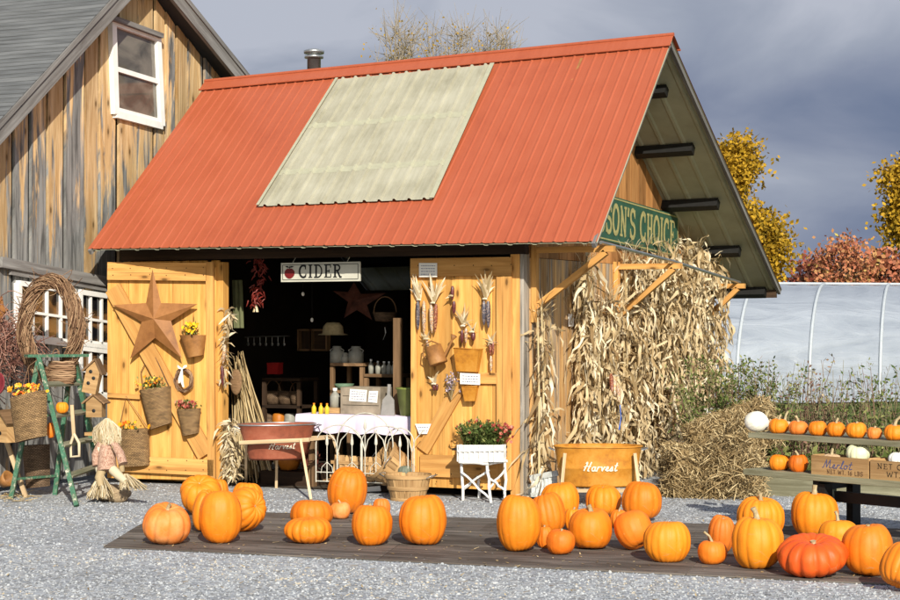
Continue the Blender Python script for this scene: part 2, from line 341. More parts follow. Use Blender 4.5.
    # pumpkins
    def pk(name, a, b, c, rough=.36):
        t = NT(name); g = t.noise(t.uv((5, 5, 5), 'Object'), 1, 5, .6, .4); g3 = t.noise(t.uv((30, 30, 30), 'Object'), 1, 3, .7)
        col = t.ramp(t.math('ADD', t.math('MULTIPLY', g, .7), t.math('MULTIPLY', t.rand(), .35)), [(.3, a), (.52, b), (.75, c)])
        sp = t.ramp(g3, [(.68, C(0, 0, 0)), (.76, C(1, 1, 1))]); col = t.mix(t.math('MULTIPLY', sp, .4), col, C(.6, .4, .16))
        gb = t.noise(t.uv((7, 7, 7), 'Object'), 1, 4, .7, 1.2); sc = t.ramp(gb, [(.66, C(0, 0, 0)), (.74, C(1, 1, 1))]); col = t.mix(t.math('MULTIPLY', sc, .5), col, C(.4, .25, .09))
        gd_ = t.noise(t.uv((3, 3, 3), 'Object'), 1, 5, .7, .8); sd_ = t.ramp(gd_, [(.6, C(0, 0, 0)), (.68, C(1, 1, 1))]); col = t.mix(t.math('MULTIPLY', sd_, .4), col, tuple(min(1, q * f_) for q, f_ in zip(c[:3], (.98, 1.45, 4))) + (1,))
        mv = t.add('ShaderNodeTexVoronoi', feature='DISTANCE_TO_EDGE', Scale=9.0); t.l(t.uv((1, 1, 1.6), 'Object'), mv.inputs['Vector']); mz = t.noise(t.uv((4, 4, 4), 'Object'), 1, 3, .6)
        ms = t.math('MULTIPLY', t.ramp(mv.outputs['Distance'], [(.006, C(1, 1, 1)), (.018, C(0, 0, 0))]), t.ramp(mz, [(.6, C(0, 0, 0)), (.64, C(1, 1, 1))])); col = t.mix(t.math('MULTIPLY', ms, .55), col, C(.42, .3, .15))
        t.bump(t.math('ADD', g3, t.math('MULTIPLY', g, 2)), .22, .006); ro = t.math('ADD', t.math('MULTIPLY', g, .35), rough + .06); return t.fin(col, ro, .4)
    M['p_or'] = pk('pumpkin_orange', C(.62, .15, .004), C(.74, .2, .006), C(.8, .25, .01))
    M['p_deep'] = pk('pumpkin_deep', C(.55, .11, .004), C(.68, .15, .006), C(.74, .2, .012))
    M['p_yel'] = pk('pumpkin_yellow', C(.64, .175, .005), C(.75, .225, .007), C(.78, .265, .01))
    M['p_red'] = pk('pumpkin_red', C(.58, .065, .005), C(.68, .1, .008), C(.72, .17, .04), .3)
    M['p_white'] = pk('pumpkin_white', C(.68, .66, .58), C(.8, .78, .72), C(.84, .83, .79))
    M['p_cream'] = pk('pumpkin_cream', C(.6, .6, .36), C(.72, .72, .5), C(.78, .77, .6))
    M['p_pale'] = pk('pumpkin_pale', C(.64, .15, .012), C(.72, .2, .03), C(.74, .36, .14))
    M['p_tan'] = pk('gourd_tan', C(.4, .26, .13), C(.5, .34, .2), C(.6, .42, .26))
    M['p_grey'] = pk('pumpkin_greygreen', C(.1, .12, .09), C(.14, .16, .12), C(.2, .21, .16))
    t = NT('pumpkin_stem'); g = t.noise(t.uv((25, 25, 25), 'Object'), 1, 4, .6)
    M['stem'] = t.fin(t.ramp(g, [(.3, C(.22, .17, .08)), (.7, C(.5, .42, .26))]), .8, .2)
mk_special()

# ------------------------------------------------------------------ light and sky
AZ, EL = R(35), R(28)
SUN = V((math.sin(AZ) * math.cos(EL), -math.cos(AZ) * math.cos(EL), math.sin(EL)))
sl = bpy.data.lights.new('sun', 'SUN'); sl.energy = 4.9; sl.angle = R(.5); sl.color = (1, .93, .79)
so = bpy.data.objects.new('sun', sl); COL.objects.link(so); so.rotation_euler = SUN.to_track_quat('Z', 'Y').to_euler()
w = bpy.data.worlds.new('World'); scene.world = w; w.use_nodes = True; nt = w.node_tree; N_ = nt.nodes
bg = N_['Background']; bg.inputs[1].default_value = .1
sky = N_.new('ShaderNodeTexSky'); sky.sky_type = 'NISHITA'; sky.sun_disc = False; sky.sun_elevation = EL; sky.sun_rotation = math.pi - AZ
tc = N_.new('ShaderNodeTexCoord'); sep = N_.new('ShaderNodeSeparateXYZ'); nt.links.new(tc.outputs['Generated'], sep.inputs[0])
mp = N_.new('ShaderNodeMapping'); mp.inputs['Scale'].default_value = (6, 6, 13); mp.inputs['Location'].default_value = (.3, .2, .1); nt.links.new(tc.outputs['Generated'], mp.inputs[0])
nz = N_.new('ShaderNodeTexNoise'); nz.inputs['Scale'].default_value = 1; nz.inputs['Detail'].default_value = 6; nz.inputs['Roughness'].default_value = .5; nz.inputs['Distortion'].default_value = .4
nt.links.new(mp.outputs[0], nz.inputs['Vector'])
def wm(op, a, b, clamp=False):
    n = N_.new('ShaderNodeMath'); n.operation = op; n.use_clamp = clamp
    for i, k in enumerate((a, b)):
        if isinstance(k, (int, float)): n.inputs[i].default_value = k
        else: nt.links.new(k, n.inputs[i])
    return n.outputs[0]
# storm cloud over the north: darker low down and to the east, paler higher up and to the west
e = wm('ADD', wm('MULTIPLY', sep.outputs['Z'], 3.6), wm('MULTIPLY', sep.outputs['X'], -.75))
fac = wm('ADD', e, wm('MULTIPLY', wm('SUBTRACT', nz.outputs['Fac'], .5), 1.6))
cr = N_.new('ShaderNodeValToRGB'); nt.links.new(wm('ADD', fac, .1, True), cr.inputs[0])
els = [(.05, (.8, 1.15, 1.95)), (.28, (1.15, 1.5, 2.35)), (.55, (1.85, 2.15, 2.95)), (.8, (2.65, 2.95, 3.65)), (1, (3.7, 3.95, 4.6))]
while len(cr.color_ramp.elements) < len(els): cr.color_ramp.elements.new(.5)
for q, (p, c) in zip(cr.color_ramp.elements, els): q.position = p; q.color = (*c, 1)
mxs = N_.new('ShaderNodeMix'); mxs.data_type = 'RGBA'
nt.links.new(wm('MULTIPLY', wm('ADD', sep.outputs['Y'], .15), 2.2, True), mxs.inputs[0]); nt.links.new(sky.outputs[0], mxs.inputs[6]); nt.links.new(cr.outputs[0], mxs.inputs[7]); nt.links.new(mxs.outputs[2], bg.inputs[0])
vs = scene.view_settings; vs.view_transform = 'Standard'; vs.look = 'None'; vs.exposure = .35; vs.gamma = 1; vs.use_curve_mapping = False

# ------------------------------------------------------------------ ground
def sheet(name, pts, mat, kind='structure'):
    mb = MB(); mb.add([V(p) for p in pts], [tuple(range(len(pts)))], None, .5); o = obj(name, mb, mat); o['kind'] = kind; return o
sheet('field', [(-400, -60, -.02), (400, -60, -.02), (400, 800, -.02), (-400, 800, -.02)], M['field'])
sheet('gravel_ground', [(-14, -18, 0), (16, -18, 0), (16, 1.2, 0), (6.5, 1.9, 0), (2.2, 3.2, 0), (.4, 6.5, 0), (-14, 7, 0)], M['gravel'])
mb = MB(); rs = random.Random(3)
for i in range(38000):
    if i < 27000: px_, py_ = rs.uniform(-25, 925), rs.uniform(500, 612)
    else: px_, py_ = rs.uniform(-25, 925), rs.uniform(470, 520)
    p = gnd(px_, py_)
    if p.y > -.15 and p.x < .3: continue
    r = rs.uniform(.005, .0115) * (1.5 if rs.random() < .07 else 1); a = rs.uniform(0, 6.3); ca, sa = math.cos(a) * r, math.sin(a) * r; h = r * rs.uniform(.45, .9)
    q = rs.uniform(.5, .95)
    vs_ = [p + V((ca, sa, 0)), p + V((-sa * q, ca * q, 0)), p + V((-ca, -sa, 0)), p + V((sa * q, -ca * q, 0)), p + V((ca * .3 + sa * .2, sa * .3, h)), p + V((-ca * .45, -sa * .4, h * .85))]
    mb.add(vs_, [(0, 1, 4), (1, 5, 4), (1, 2, 5), (2, 3, 5), (3, 4, 5), (3, 0, 4)], None, min(1, max(0, rs.random() ** 1.25 + .35 * noise.noise(p * .9))))
o = obj('gravel', mb, M['stone']); props(o, 'loose grey stone chips scattered over the gravel yard', 'gravel', None, 'stuff')

mb = MB()
for i in range(700):
    p = gnd(rs.uniform(-10, 910), 470 + 135 * rs.random() ** .8); p.z = .014
    if p.y > -.2: continue
    L_ = rs.uniform(.012, .05); a = rs.uniform(0, 6.3); d_ = V((math.cos(a), math.sin(a), rs.uniform(0, .25))) * L_; s_ = V((-math.sin(a), math.cos(a), .1)) * min(.006, L_ * .25)
    mb.add([p - s_, p + d_, p + d_ + s_, p + s_], [(0, 1, 2, 3)], None, rs.random())
o = obj('straw_litter', mb, M['straw']); props(o, 'stray bits of straw and dry leaf on the gravel yard', 'litter', None, 'stuff')

# ------------------------------------------------------------------ stroke lettering
ARC = lambda cx, cy, rx, ry, a0, a1, n=10: [(cx + rx * math.cos(R(a0 + (a1 - a0) * i / n)), cy + ry * math.sin(R(a0 + (a1 - a0) * i / n))) for i in range(n + 1)]
G = {  # (width, [ (stroke weight, points) ... ]) in a unit-high box
 'C': (.72, [(1, ARC(.4, .5, .34, .47, 55, 305, 16)), (.6, [(.6, .68), (.6, .96)]), (.6, [(.6, .05), (.64, .3)])]),
 'I': (.4, [(1, [(.2, .02), (.2, .98)]), (.5, [(.04, .98), (.36, .98)]), (.5, [(.04, .02), (.36, .02)])]),
 'D': (.78, [(1, [(.2, .02), (.2, .98)]), (.7, [(.04, .98), (.34, .98)] + ARC(.34, .5, .36, .48, 90, -90, 14) + [(.04, .02)])]),
 'E': (.68, [(1, [(.2, .02), (.2, .98)]), (.5, [(.04, .98), (.6, .98), (.6, .78)]), (.5, [(.04, .02), (.62, .02), (.62, .25)]), (.5, [(.2, .5), (.47, .5)]), (.5, [(.47, .4), (.47, .6)])]),
 'R': (.78, [(1, [(.2, .02), (.2, .98)]), (.8, [(.04, .98), (.36, .98)] + ARC(.36, .75, .25, .23, 90, -90, 10) + [(.2, .52)]), (.9, [(.4, .5), (.64, .02), (.76, .02)]), (.5, [(.04, .02), (.36, .02)])]),
 'B': (.72, [(1, [(.2, .02), (.2, .98)]), (.8, [(.04, .98), (.34, .98)] + ARC(.34, .75, .24, .23, 90, -90, 10) + [(.2, .52)]), (.8, [(.34, .52)] + ARC(.34, .27, .28, .25, 90, -90, 10) + [(.04, .02)])]),
 'S': (.66, [(.9, ARC(.33, .74, .24, .24, 20, 270, 12) + ARC(.33, .26, .26, .24, 90, -160, 12)), (.5, [(.58, .72), (.58, .98)]), (.5, [(.07, .03), (.07, .3)])]),
 'O': (.78, [(1, ARC(.39, .5, .32, .47, 0, 360, 20))]),
 'N': (.8, [(.7, [(.18, .02), (.18, .98)]), (1, [(.14, .98), (.64, .02)]), (.7, [(.64, .02), (.64, .98)]), (.5, [(.04, .98), (.2, .98)]), (.5, [(.04, .02), (.32, .02)]), (.5, [(.5, .98), (.76, .98)])]),
 'H': (.8, [(1, [(.2, .02), (.2, .98)]), (1, [(.62, .02), (.62, .98)]), (.6, [(.2, .5), (.62, .5)]), (.5, [(.06, .98), (.34, .98)]), (.5, [(.06, .02), (.34, .02)]), (.5, [(.48, .98), (.76, .98)]), (.5, [(.48, .02), (.76, .02)])]),
 'T': (.66, [(1, [(.33, .02), (.33, .98)]), (.6, [(.05, .98), (.61, .98)])]),
 'W': (.9, [(.9, [(.06, .98), (.24, .02), (.45, .8), (.66, .02), (.84, .98)])]), 'L': (.6, [(1, [(.18, .98), (.18, .02), (.56, .02)])]),
 "'": (.22, [(1, [(.12, .98), (.08, .74)])]), '.': (.2, [(1.2, [(.1, .02), (.1, .06)])]), ' ': (.42, []),
 '1': (.36, [(1, [(.06, .8), (.2, .97), (.2, .02)])]), '6': (.6, [(1, ARC(.3, .28, .22, .26, 0, 360, 14)), (1, [(.5, .92), (.2, .72), (.09, .34)])]),
 'h': (.62, [(1, [(.05, .0), (.2, .9)]), (.8, [(.06, .3), (.26, .5), (.38, .42), (.36, .05), (.5, .05)])]),
 # cursive lower-case, linked strokes
 'a': (.5, [(1, ARC(.22, .24, .17, .22, 50, 330, 10)), (1, [(.38, .46), (.36, .08), (.5, .04)])]), 'r': (.36, [(1, [(.04, .0), (.1, .48)]), (.9, [(.08, .26), (.2, .46), (.34, .44)])]),
 'v': (.46, [(1, [(.0, .4), (.08, .46), (.2, .04), (.36, .46), (.46, .42)])]), 'e': (.42, [(1, [(.0, .12), (.26, .28), (.26, .44), (.14, .46), (.08, .2), (.2, .03), (.42, .1)])]),
 's': (.38, [(1, [(.0, .06), (.2, .48), (.28, .2), (.2, .03), (.06, .05)]), (.8, [(.2, .03), (.38, .08)])]), 't': (.36, [(1, [(.22, .86), (.12, .1), (.22, .02), (.38, .1)]), (.8, [(.02, .56), (.34, .6)])]),
 'l': (.34, [(1, [(.0, .08), (.2, .5), (.28, .88), (.2, .95), (.12, .5), (.14, .05), (.34, .06)])]), 'o': (.46, [(1, ARC(.2, .25, .16, .21, 90, 450, 12)), (.8, [(.24, .45), (.46, .4)])]),
 'M': (.95, [(1, [(.02, .05), (.12, .1), (.3, .95), (.42, .1), (.68, .98), (.74, .1), (.9, .04)])]), 'Q': (.85, [(1, [(.12, .9), (.28, .95), (.16, .05)]), (1, [(.6, .98), (.48, .05), (.62, .02)]), (.8, [(.08, .42), (.7, .55)])]),
}
def text(mb, s, O, U, Vv, h, wt=.11, th=.002, slant=0, wx=1.0, gap=.08):
    """flat painted letters standing th proud: O lower-left corner, U reading direction, Vv up"""
    x = 0; Nn = U.cross(Vv).normalized(); z = 0
    for ch in s:
        wd, st = G[ch]
        for k, pts in st:
            z += .00002
            q = [O + U * ((x + px * wx + py * slant) * h) + Vv * (py * h) + Nn * (th + z) for px, py in pts]
            w_ = wt * h * k
            for i in range(len(q) - 1):
                d = (q[i + 1] - q[i]);
                if d.length < 1e-6: continue
                d.normalize(); n = Nn.cross(d) * w_ / 2; e_ = d * w_ * .22
                mb.add([q[i] - e_ - n + Nn * 1e-5 * i, q[i + 1] + e_ - n + Nn * 1e-5 * i, q[i + 1] + e_ + n + Nn * 1e-5 * i, q[i] - e_ + n + Nn * 1e-5 * i], [(0, 1, 2, 3)], None, .5)
        x += (wd + gap) * wx
    return x * h

# ------------------------------------------------------------------ cider shed
XR, XL = .87, -4.52
eR, eL, rR, rL, bR, bL = V((XR, -.5, 2.31)), V((XL, -.5, 2.335)), V((XR, 1.52, 4.35)), V((XL, 1.62, 4.22)), V((XR, 5.48, 1.98)), V((XL, 5.5, 1.93))
def bil(a, b, c, d, u, v): return (a.lerp(b, u)).lerp(c.lerp(d, u), v)        # u left->right, v eave->ridge
def front(u, v): return bil(eL, eR, rL, rR, u, v)
def rear(u, v): return bil(bL, bR, rL, rR, u, v)
def ribbed(mb, fn, u0, u1, v0, v1, pitch, hgt, off=0, flip=False, nv=1, thick=0, big=0):
    W_ = (XR - XL) * (u1 - u0); n = max(1, round(W_ / pitch)); N = (fn(.9, .1) - fn(.1, .1)).cross(fn(.5, .9) - fn(.5, .1)).normalized()
    if N.z < 0: N = -N
    prof = []
    for i in range(n):
        hh = hgt * (big if big and i % 3 == 0 else 1)
        for a, h in ((0, 0), (.36, 0), (.44, hh), (.56, hh), (.64, 0)): prof.append(((i + a) / n, h))
    prof.append((1, 0)); vs_, fs = [], []
    for j in range(nv + 1):
        for a, h in prof: vs_.append(fn(u0 + (u1 - u0) * a, v0 + (v1 - v0) * j / nv) + N * (h + off))
    m = len(prof)
    for j in range(nv):
        for i in range(m - 1): fs.append((j * m + i, j * m + i + 1, (j + 1) * m + i + 1, (j + 1) * m + i))
    mb.add(vs_, fs, None, .5)
shed = thing('cider_shed', (-2.2, 2.3, 0), 'yellow pine cider shed with a red ribbed metal roof and open front', 'shed')
def ss(name, mb, mat, **k): return obj(name, mb, mat, shed, **k)
mb = MB(); ribbed(mb, front, 0, 1, 0, 1, .115, .008); ribbed(mb, rear, 0, 1, 0, 1, .115, .008); ss('roof', mb, M['red'])
mb = MB()
for fn in (front, rear): ribbed(mb, fn, 0.0, 1, 0, 1, .23, -.012, off=-.016)
ss('roof_underside', mb, M['under'])
# ridge cap
mb = MB(); n1 = V((0, -.71, .71)); n2 = V((0, .5, .87))
a, b = rL + V((-.02, 0, .035)), rR + V((.02, 0, .035))
f0, f1 = front(0, .945) + V((-.02, 0, .03)), front(1, .945) + V((.02, 0, .03)); g0, g1 = rear(0, .95) + V((-.02, 0, .03)), rear(1, .95) + V((.02, 0, .03))
mb.add([a, b, f1, f0, g1, g0], [(0, 3, 2, 1), (0, 1, 4, 5)], None, .5)
for p, q in ((f0, f1), (g0, g1)): mb.tube([p, q], .012, 6, tone=.5)
mb.tube([a, b], .02, 6, tone=.5); ss('ridge_cap', mb, M['red'])
# rake and eave edges
for u in (0, 1):
    s_ = .03 if u else -.03
    for fn, nn in ((front, V((0, -.7, .7))), (rear, V((0, .5, .86)))):
        ss('rake_board', MB1(lambda m: m.beam(fn(u, 0) + V((-s_, 0, -.035)), fn(u, 1) + V((-s_, 0, -.045)), .035, .05, nn)), M['grey'])
ss('eave_strip', MB1(lambda m: m.beam(eL + V((.1, .2, .06)), eR + V((-.05, .2, .06)), .03, .07)), M['darkwood'])  # front: dark strip put in for the shade under the eave, no real board
ss('eave_strip', MB1(lambda m: m.beam(bL + V((.05, -.05, -.05)), bR + V((-.05, -.05, -.05)), .04, .09)), M['darkwood'])
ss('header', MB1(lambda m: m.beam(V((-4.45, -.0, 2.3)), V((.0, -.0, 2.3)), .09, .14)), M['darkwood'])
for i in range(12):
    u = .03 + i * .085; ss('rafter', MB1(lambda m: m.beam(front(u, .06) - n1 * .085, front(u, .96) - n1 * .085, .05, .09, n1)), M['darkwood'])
def newton(x, y):                                     # roof (u, v) seen at a photo pixel
    u, v = .5, .5
    for _ in range(20):
        X, Y = proj(front(u, v)); a = proj(front(u + 1e-3, v)); b = proj(front(u, v + 1e-3))
        j = ((a[0] - X) / 1e-3, (b[0] - X) / 1e-3, (a[1] - Y) / 1e-3, (b[1] - Y) / 1e-3); d = j[0] * j[3] - j[1] * j[2]
        dx, dy = x - X, y - Y; u += (dx * j[3] - dy * j[1]) / d; v += (j[0] * dy - j[2] * dx) / d
    return u, v
(ua, va), (ub, vb), (uc, vc), (ud, vd) = [newton(*p) for p in ((259, 208), (433, 201), (496, 61), (341, 76))]
vc, vd = min(vc, .935), min(vd, .935)
fp = lambda u, v: front((ua + (ub - ua) * u) * (1 - v) + (ud + (uc - ud) * u) * v, (va * (1 - u) + vb * u) * (1 - v) + (vd * (1 - u) + vc * u) * v)
def fpan(u, v): return fp(u, v)
_sav = (XR, XL); XR, XL = (fp(1, 0).x, fp(0, 0).x)
mb = MB(); ribbed(mb, fpan, 0, .5, 0, 1, .155, .022, off=.022); ribbed(mb, fpan, .497, 1, 0, 1, .155, .022, off=.025); XR, XL = _sav
pn = ss('translucent_roof_panel', mb, M['fibre'])
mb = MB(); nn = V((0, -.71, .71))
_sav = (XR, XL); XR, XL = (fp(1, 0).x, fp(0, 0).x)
for v_ in (.25, .61): ribbed(mb, fpan, 0.0, .5, v_ - .02, v_ + .02, .155, .022, off=.0235); ribbed(mb, fpan, .497, 1, v_ - .015, v_ + .025, .155, .022, off=.0265)  # lighter colour bands stand for battens showing through the translucent sheet
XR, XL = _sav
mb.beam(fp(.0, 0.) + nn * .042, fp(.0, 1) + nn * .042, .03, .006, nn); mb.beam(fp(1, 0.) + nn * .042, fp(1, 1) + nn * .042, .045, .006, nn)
obj('panel_bands_and_laps', mb, plain('panel_band_and_lap', C(.37, .365, .27), .5, .12, 20), pn)
# rear purlins carrying the overhang
for (xa, ya, xb, yb_) in ((655, 88, 682, 82), (646, 146, 709, 141), (676, 199, 733, 196), (697, 248, 757, 244)):
    # find v on the rear roof for the right-hand end
    best = min((abs(proj(rear(.965, v / 200))[1] - yb_), v / 200) for v in range(200))[1]
    mb = MB(); mb.beam(rear(0.02, best) + V((0, -.02, -.085)), rear(.955, best) + V((0, -.02, -.085)), .09, .1, (0, .5, .86)); ss('purlin', mb, M['black'])
mb = MB(); mb.beam(rear(0.02, .02) + V((0, -.03, -.08)), rear(.97, .02) + V((0, -.03, -.08)), .09, .1, (0, .5, .86)); ss('purlin', mb, M['black'])
# side wall of upright boards and the gable above
def ztop(y):
    for fn, lo, hi in ((front, eR, rR), (rear, rR, bR)):
        if lo.y <= y <= hi.y: return lo.z + (hi.z - lo.z) * (y - lo.y) / (hi.y - lo.y) - .035
    return 2
mw, mg = MB(), MB(); y = .1; rs = random.Random(5)
while y < 5.05:
    w_ = rs.uniform(.17, .25); y1 = min(5.1, y + w_); ox = rs.uniform(-.004, .006)
    zt = 2.2
    mw.prism([(0, .02), (y1 - y - .006, .02), (y1 - y - .006, min(zt, ztop(y1))), (0, min(zt, ztop(y)))], V((-.025 + ox, y, 0)), V((0, 1, 0)), V((0, 0, 1)), .025, rs.random())
    if ztop(y) > 2.22: mg.prism([(0, 2.205), (y1 - y - .005, 2.205), (y1 - y - .005, max(2.21, ztop(y1))), (0, ztop(y))], V((-.03 - ox, y, 0)), V((0, 1, 0)), V((0, 0, 1)), .025, rs.random())
    y = y1
# swap uv so the grain runs up the boards
def swapuv(m):
    m.uv = [(v, u) for u, v in m.uv]
swapuv(mw); swapuv(mg)
ss('side_wall', mw, M['side']); ss('gable', mg, M['gable'])
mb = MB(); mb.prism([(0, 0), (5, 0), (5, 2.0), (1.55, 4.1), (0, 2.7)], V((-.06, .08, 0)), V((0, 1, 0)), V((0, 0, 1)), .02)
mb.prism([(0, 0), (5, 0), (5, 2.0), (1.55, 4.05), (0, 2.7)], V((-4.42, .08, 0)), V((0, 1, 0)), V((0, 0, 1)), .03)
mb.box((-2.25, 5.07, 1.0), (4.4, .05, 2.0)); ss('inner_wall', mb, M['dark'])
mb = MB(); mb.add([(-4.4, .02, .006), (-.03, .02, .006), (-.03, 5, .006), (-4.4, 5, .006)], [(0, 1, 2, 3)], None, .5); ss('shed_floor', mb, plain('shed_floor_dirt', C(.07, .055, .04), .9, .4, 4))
# front: header, posts, wall behind the doors
fx = lambda x: at(x, 400, 'Y', -.03).x
mb = MB(); mb.box((-.1, .03, 1.12), (.09, .14, 2.24), tone=.6); ss('corner_post', mb, M['pine_h'])
mb = MB(); mb.box((-.035, .04, 1.12), (.035, .15, 2.24), tone=.5); ss('corner_trim', mb, M['post'])
mb = MB(); x0, x1 = fx(210), fx(223); mb.box(((x0 + x1) / 2, .02, 1.1), (x1 - x0, .1, 2.2), tone=.5); ss('door_post', mb, M['pine'])
mb = MB(); x0 = -4.46; x1 = fx(211)
while x0 < x1 - .02: mb.box((x0 + .1, .03, 1.12), (min(.195, x1 - x0), .03, 2.2)); x0 += .2
ss('front_wall', mb, M['pine'])
# right-hand door, closed flat against the front
xa, xb = fx(412), fx(513); yd = -.03
door = ss('door', (lambda m: ([m.box(((xa + (xb - xa) * (i + .5) / 5), yd + .02, 1.105), ((xb - xa) / 5 - .004, .035, 2.05)) for i in range(5)], m)[1])(MB()), M['pine'])
mb = MB(); Wd = xb - xa
mb.box(((xa + xb) / 2, yd - .018, 2.12), (Wd, .035, .17)); mb.box((xb - .075, yd - .018, 1.06), (.15, .035, 1.94)); mb.box((xa + .03, yd - .012, 1.06), (.06, .025, 1.94))
mb.box((xa + .03 + Wd * .5 - .04, yd - .018, .28), (Wd - .22, .034, .2)); mb.box((xb - .15 - .14, yd - .016, 1.1), (.28, .032, .1))
mb.beam(V((xa + .12, yd - .017, .42)), V((xa + .52, yd - .017, 1.05)), .13, .03, (0, -1, 0)); obj('door_rails', mb, M['pine_h'], door)
# left-hand door, swung open a little towards the yard
LP0, LP1 = at(216, 480, 'Y', -.04), at(107, 480, 'Y', -.27); LP0.z = LP1.z = 0
LU = (LP0 - LP1).normalized(); LN = LU.cross(V((0, 0, 1))).normalized(); LW = (LP0 - LP1).length
if LN.y > 0: LN = -LN
Zu = V((0, 0, 1)); LM = Matrix((LU, -LN, Zu)).transposed()
def ld(x, y, off=0): return atp(x, y, LP1, LN, .02 + off)
def lloc(x, y): p = ld(x, y); return (p - LP1).dot(LU), p.z
mb = MB(); n = 5
for i in range(n): mb.box(LP1 + LU * (LW * (i + .5) / n) + Zu * 1.1 + LN * -.018, (LW / n - .004, .035, 2.1), LM)
door2 = ss('door', mb, M['pine'])
mb = MB()
def lboard(x0, y0, x1, y1, wpx, th=.035, off=0): mb.beam(ld(x0, y0, th / 2 + off), ld(x1, y1, th / 2 + off), wpx * .0088, th, LN)
lboard(108, 271, 207, 272, 20); lboard(112, 463, 214, 468, 18); lboard(113, 288, 206, 455, 20, .03)
lboard(210, 262, 212, 480, 9); lboard(108, 395, 140, 397, 5, .02); obj('door_rails', mb, M['pine_h'], door2)
# brackets and pipe along the side wall
bk = []
for (xw, yw, xt, yt, Y0) in ((531, 303, 580, 252, .12), (619, 321, 674, 266, None), (706, 315, 738, 286, None)):
    if Y0 is None: Y0 = 2.25 if xw < 650 else 4.75
    tip = at(xt, yt, 'Y', Y0); zt = 2.27 if Y0 < 1 else tip.z; L = tip.x if Y0 > 1 else .72
    mb = MB(); mb.beam((0.0, Y0, zt), (L + .08, Y0, zt), .06, .055); mb.beam((.0, Y0, zt - .55), (L, Y0, zt - .03), .06, .055); mb.beam((.03, Y0, zt - .66), (.03, Y0, zt + .05), .07, .05, (1, 0, 0))
    ss('bracket', mb, M['pine_h']); bk.append(V((L, Y0, zt + .045)))
mb = MB(); d = (bk[2] - bk[0]).normalized(); mb.tube([bk[0] - d * .15, bk[1], bk[2] + d * .08], .017, 8); ss('pipe_rail', mb, M['steel'])
# stove pipe behind the ridge
mb = MB(); base = at(314, 66, 'Y', 2.1); cx_, cy_ = base.x, base.y; zt = at(314, 49, 'Y', 2.1).z
mb.lathe([(.075, 3.4), (.075, zt - .1), (.105, zt - .1), (.105, zt - .075), (.07, zt - .07), (.07, zt - .045), (.11, zt - .05), (.115, zt - .02), (.06, zt), (.001, zt + .005)], (cx_, cy_, 0), 20)
ss('stove_pipe', mb, M['steel'])

# ------------------------------------------------------------------ old barn on the left
XB = -4.78
barn = thing('barn', (XB - 3, .5, 0), 'tall old barn of weathered upright boards beside the shed', 'barn')
bw = lambda x, y, off=0: at(x, y, 'X', XB + off)
# rake lines (outer edges) from the photograph, apex above the frame
A0, A1 = at(0, 120, 'X', XB + .3), at(110, 0, 'X', XB + .3); B0, B1 = at(190, 0, 'X', XB + .3), at(250, 75, 'X', XB + .3)
sa = (A1.z - A0.z) / (A1.y - A0.y); sb = (B1.z - B0.z) / (B1.y - B0.y)
ya = (B0.z - A0.z + sa * A0.y - sb * B0.y) / (sa - sb); za = A0.z + sa * (ya - A0.y)
ye0, ye1 = -3.2, ya + (ya + 3.2) * 1.0; ze0 = za + sa * (ye0 - ya); ze1 = za + sb * (ye1 - ya)
mb = MB(); y = ye0 + .3; rs = random.Random(11)
zr = lambda y: (za + sa * (y - ya) if y < ya else za + sb * (y - ya)) - .12
while y < ye1 - .3:
    w_ = rs.uniform(.2, .34); y1 = y + w_; ox = rs.uniform(0, .03)
    gp_ = rs.uniform(.028, .055); top = [(w_ - gp_, zr(y1)), (0, zr(y))] if not y < ya < y1 else [(w_ - gp_, zr(y1)), (ya - y, zr(ya)), (0, zr(y))]
    mb.prism([(0, .05), (w_ - gp_, .05)] + top, V((XB - .03 + ox, y, 0)), V((0, 1, 0)), Zu, .03, rs.random()); y = y1
swapuv(mb); obj('gable_wall', mb, M['barn'], barn)
mb = MB(); mb.prism([(ye0 + .35, .05), (ye1 - .35, .05), (ye1 - .35, zr(ye1 - .35)), (ya, zr(ya) - .05), (ye0 + .35, zr(ye0 + .35))], V((XB - .09, 0, 0)), V((0, 1, 0)), Zu, .03); obj('wall_backing', mb, M['dark'], barn)
mb = MB(); ang = 0
mb.box((XB - 4, ye0 + .32, (ze0 - .1) / 2), (7.9, .05, ze0 - .15)); obj('front_wall', mb, M['barn'], barn)
mb = MB()
def slab(y0, z0, y1, z1):
    L = math.hypot(y1 - y0, z1 - z0); a, b, c, d = V((XB + .3, y0, z0)), V((XB - 8, y0, z0)), V((XB - 8, y1, z1)), V((XB + .3, y1, z1))
    n = (b - a).cross(d - a).normalized(); n = n if n.z > 0 else -n
    mb.add([a, b, c, d], [(0, 1, 2, 3)], [[(0, 0), (8.3, 0), (8.3, L), (0, L)]], .5); mb.add([p - n * .05 for p in (a, b, c, d)], [(3, 2, 1, 0)], None, .1)
slab(ye0, ze0, ya, za); slab(ye1, ze1, ya, za); obj('roof', mb, M['barnroof'], barn)
mb = MB()
for (p, q, n) in ((V((XB + .27, ye0, ze0)), V((XB + .27, ya, za)), V((0, -sa, 1)).normalized()), (V((XB + .27, ye1, ze1)), V((XB + .27, ya, za)), V((0, -sb, 1)).normalized())):
    mb = MB(); mb.beam(p - n * .1, q - n * .1, .045, .17, n); mb.beam(p - n * .03 + V((.03, 0, 0)), q - n * .03 + V((.03, 0, 0)), .02, .05, n); obj('rake_board', mb, M['grey'], barn)
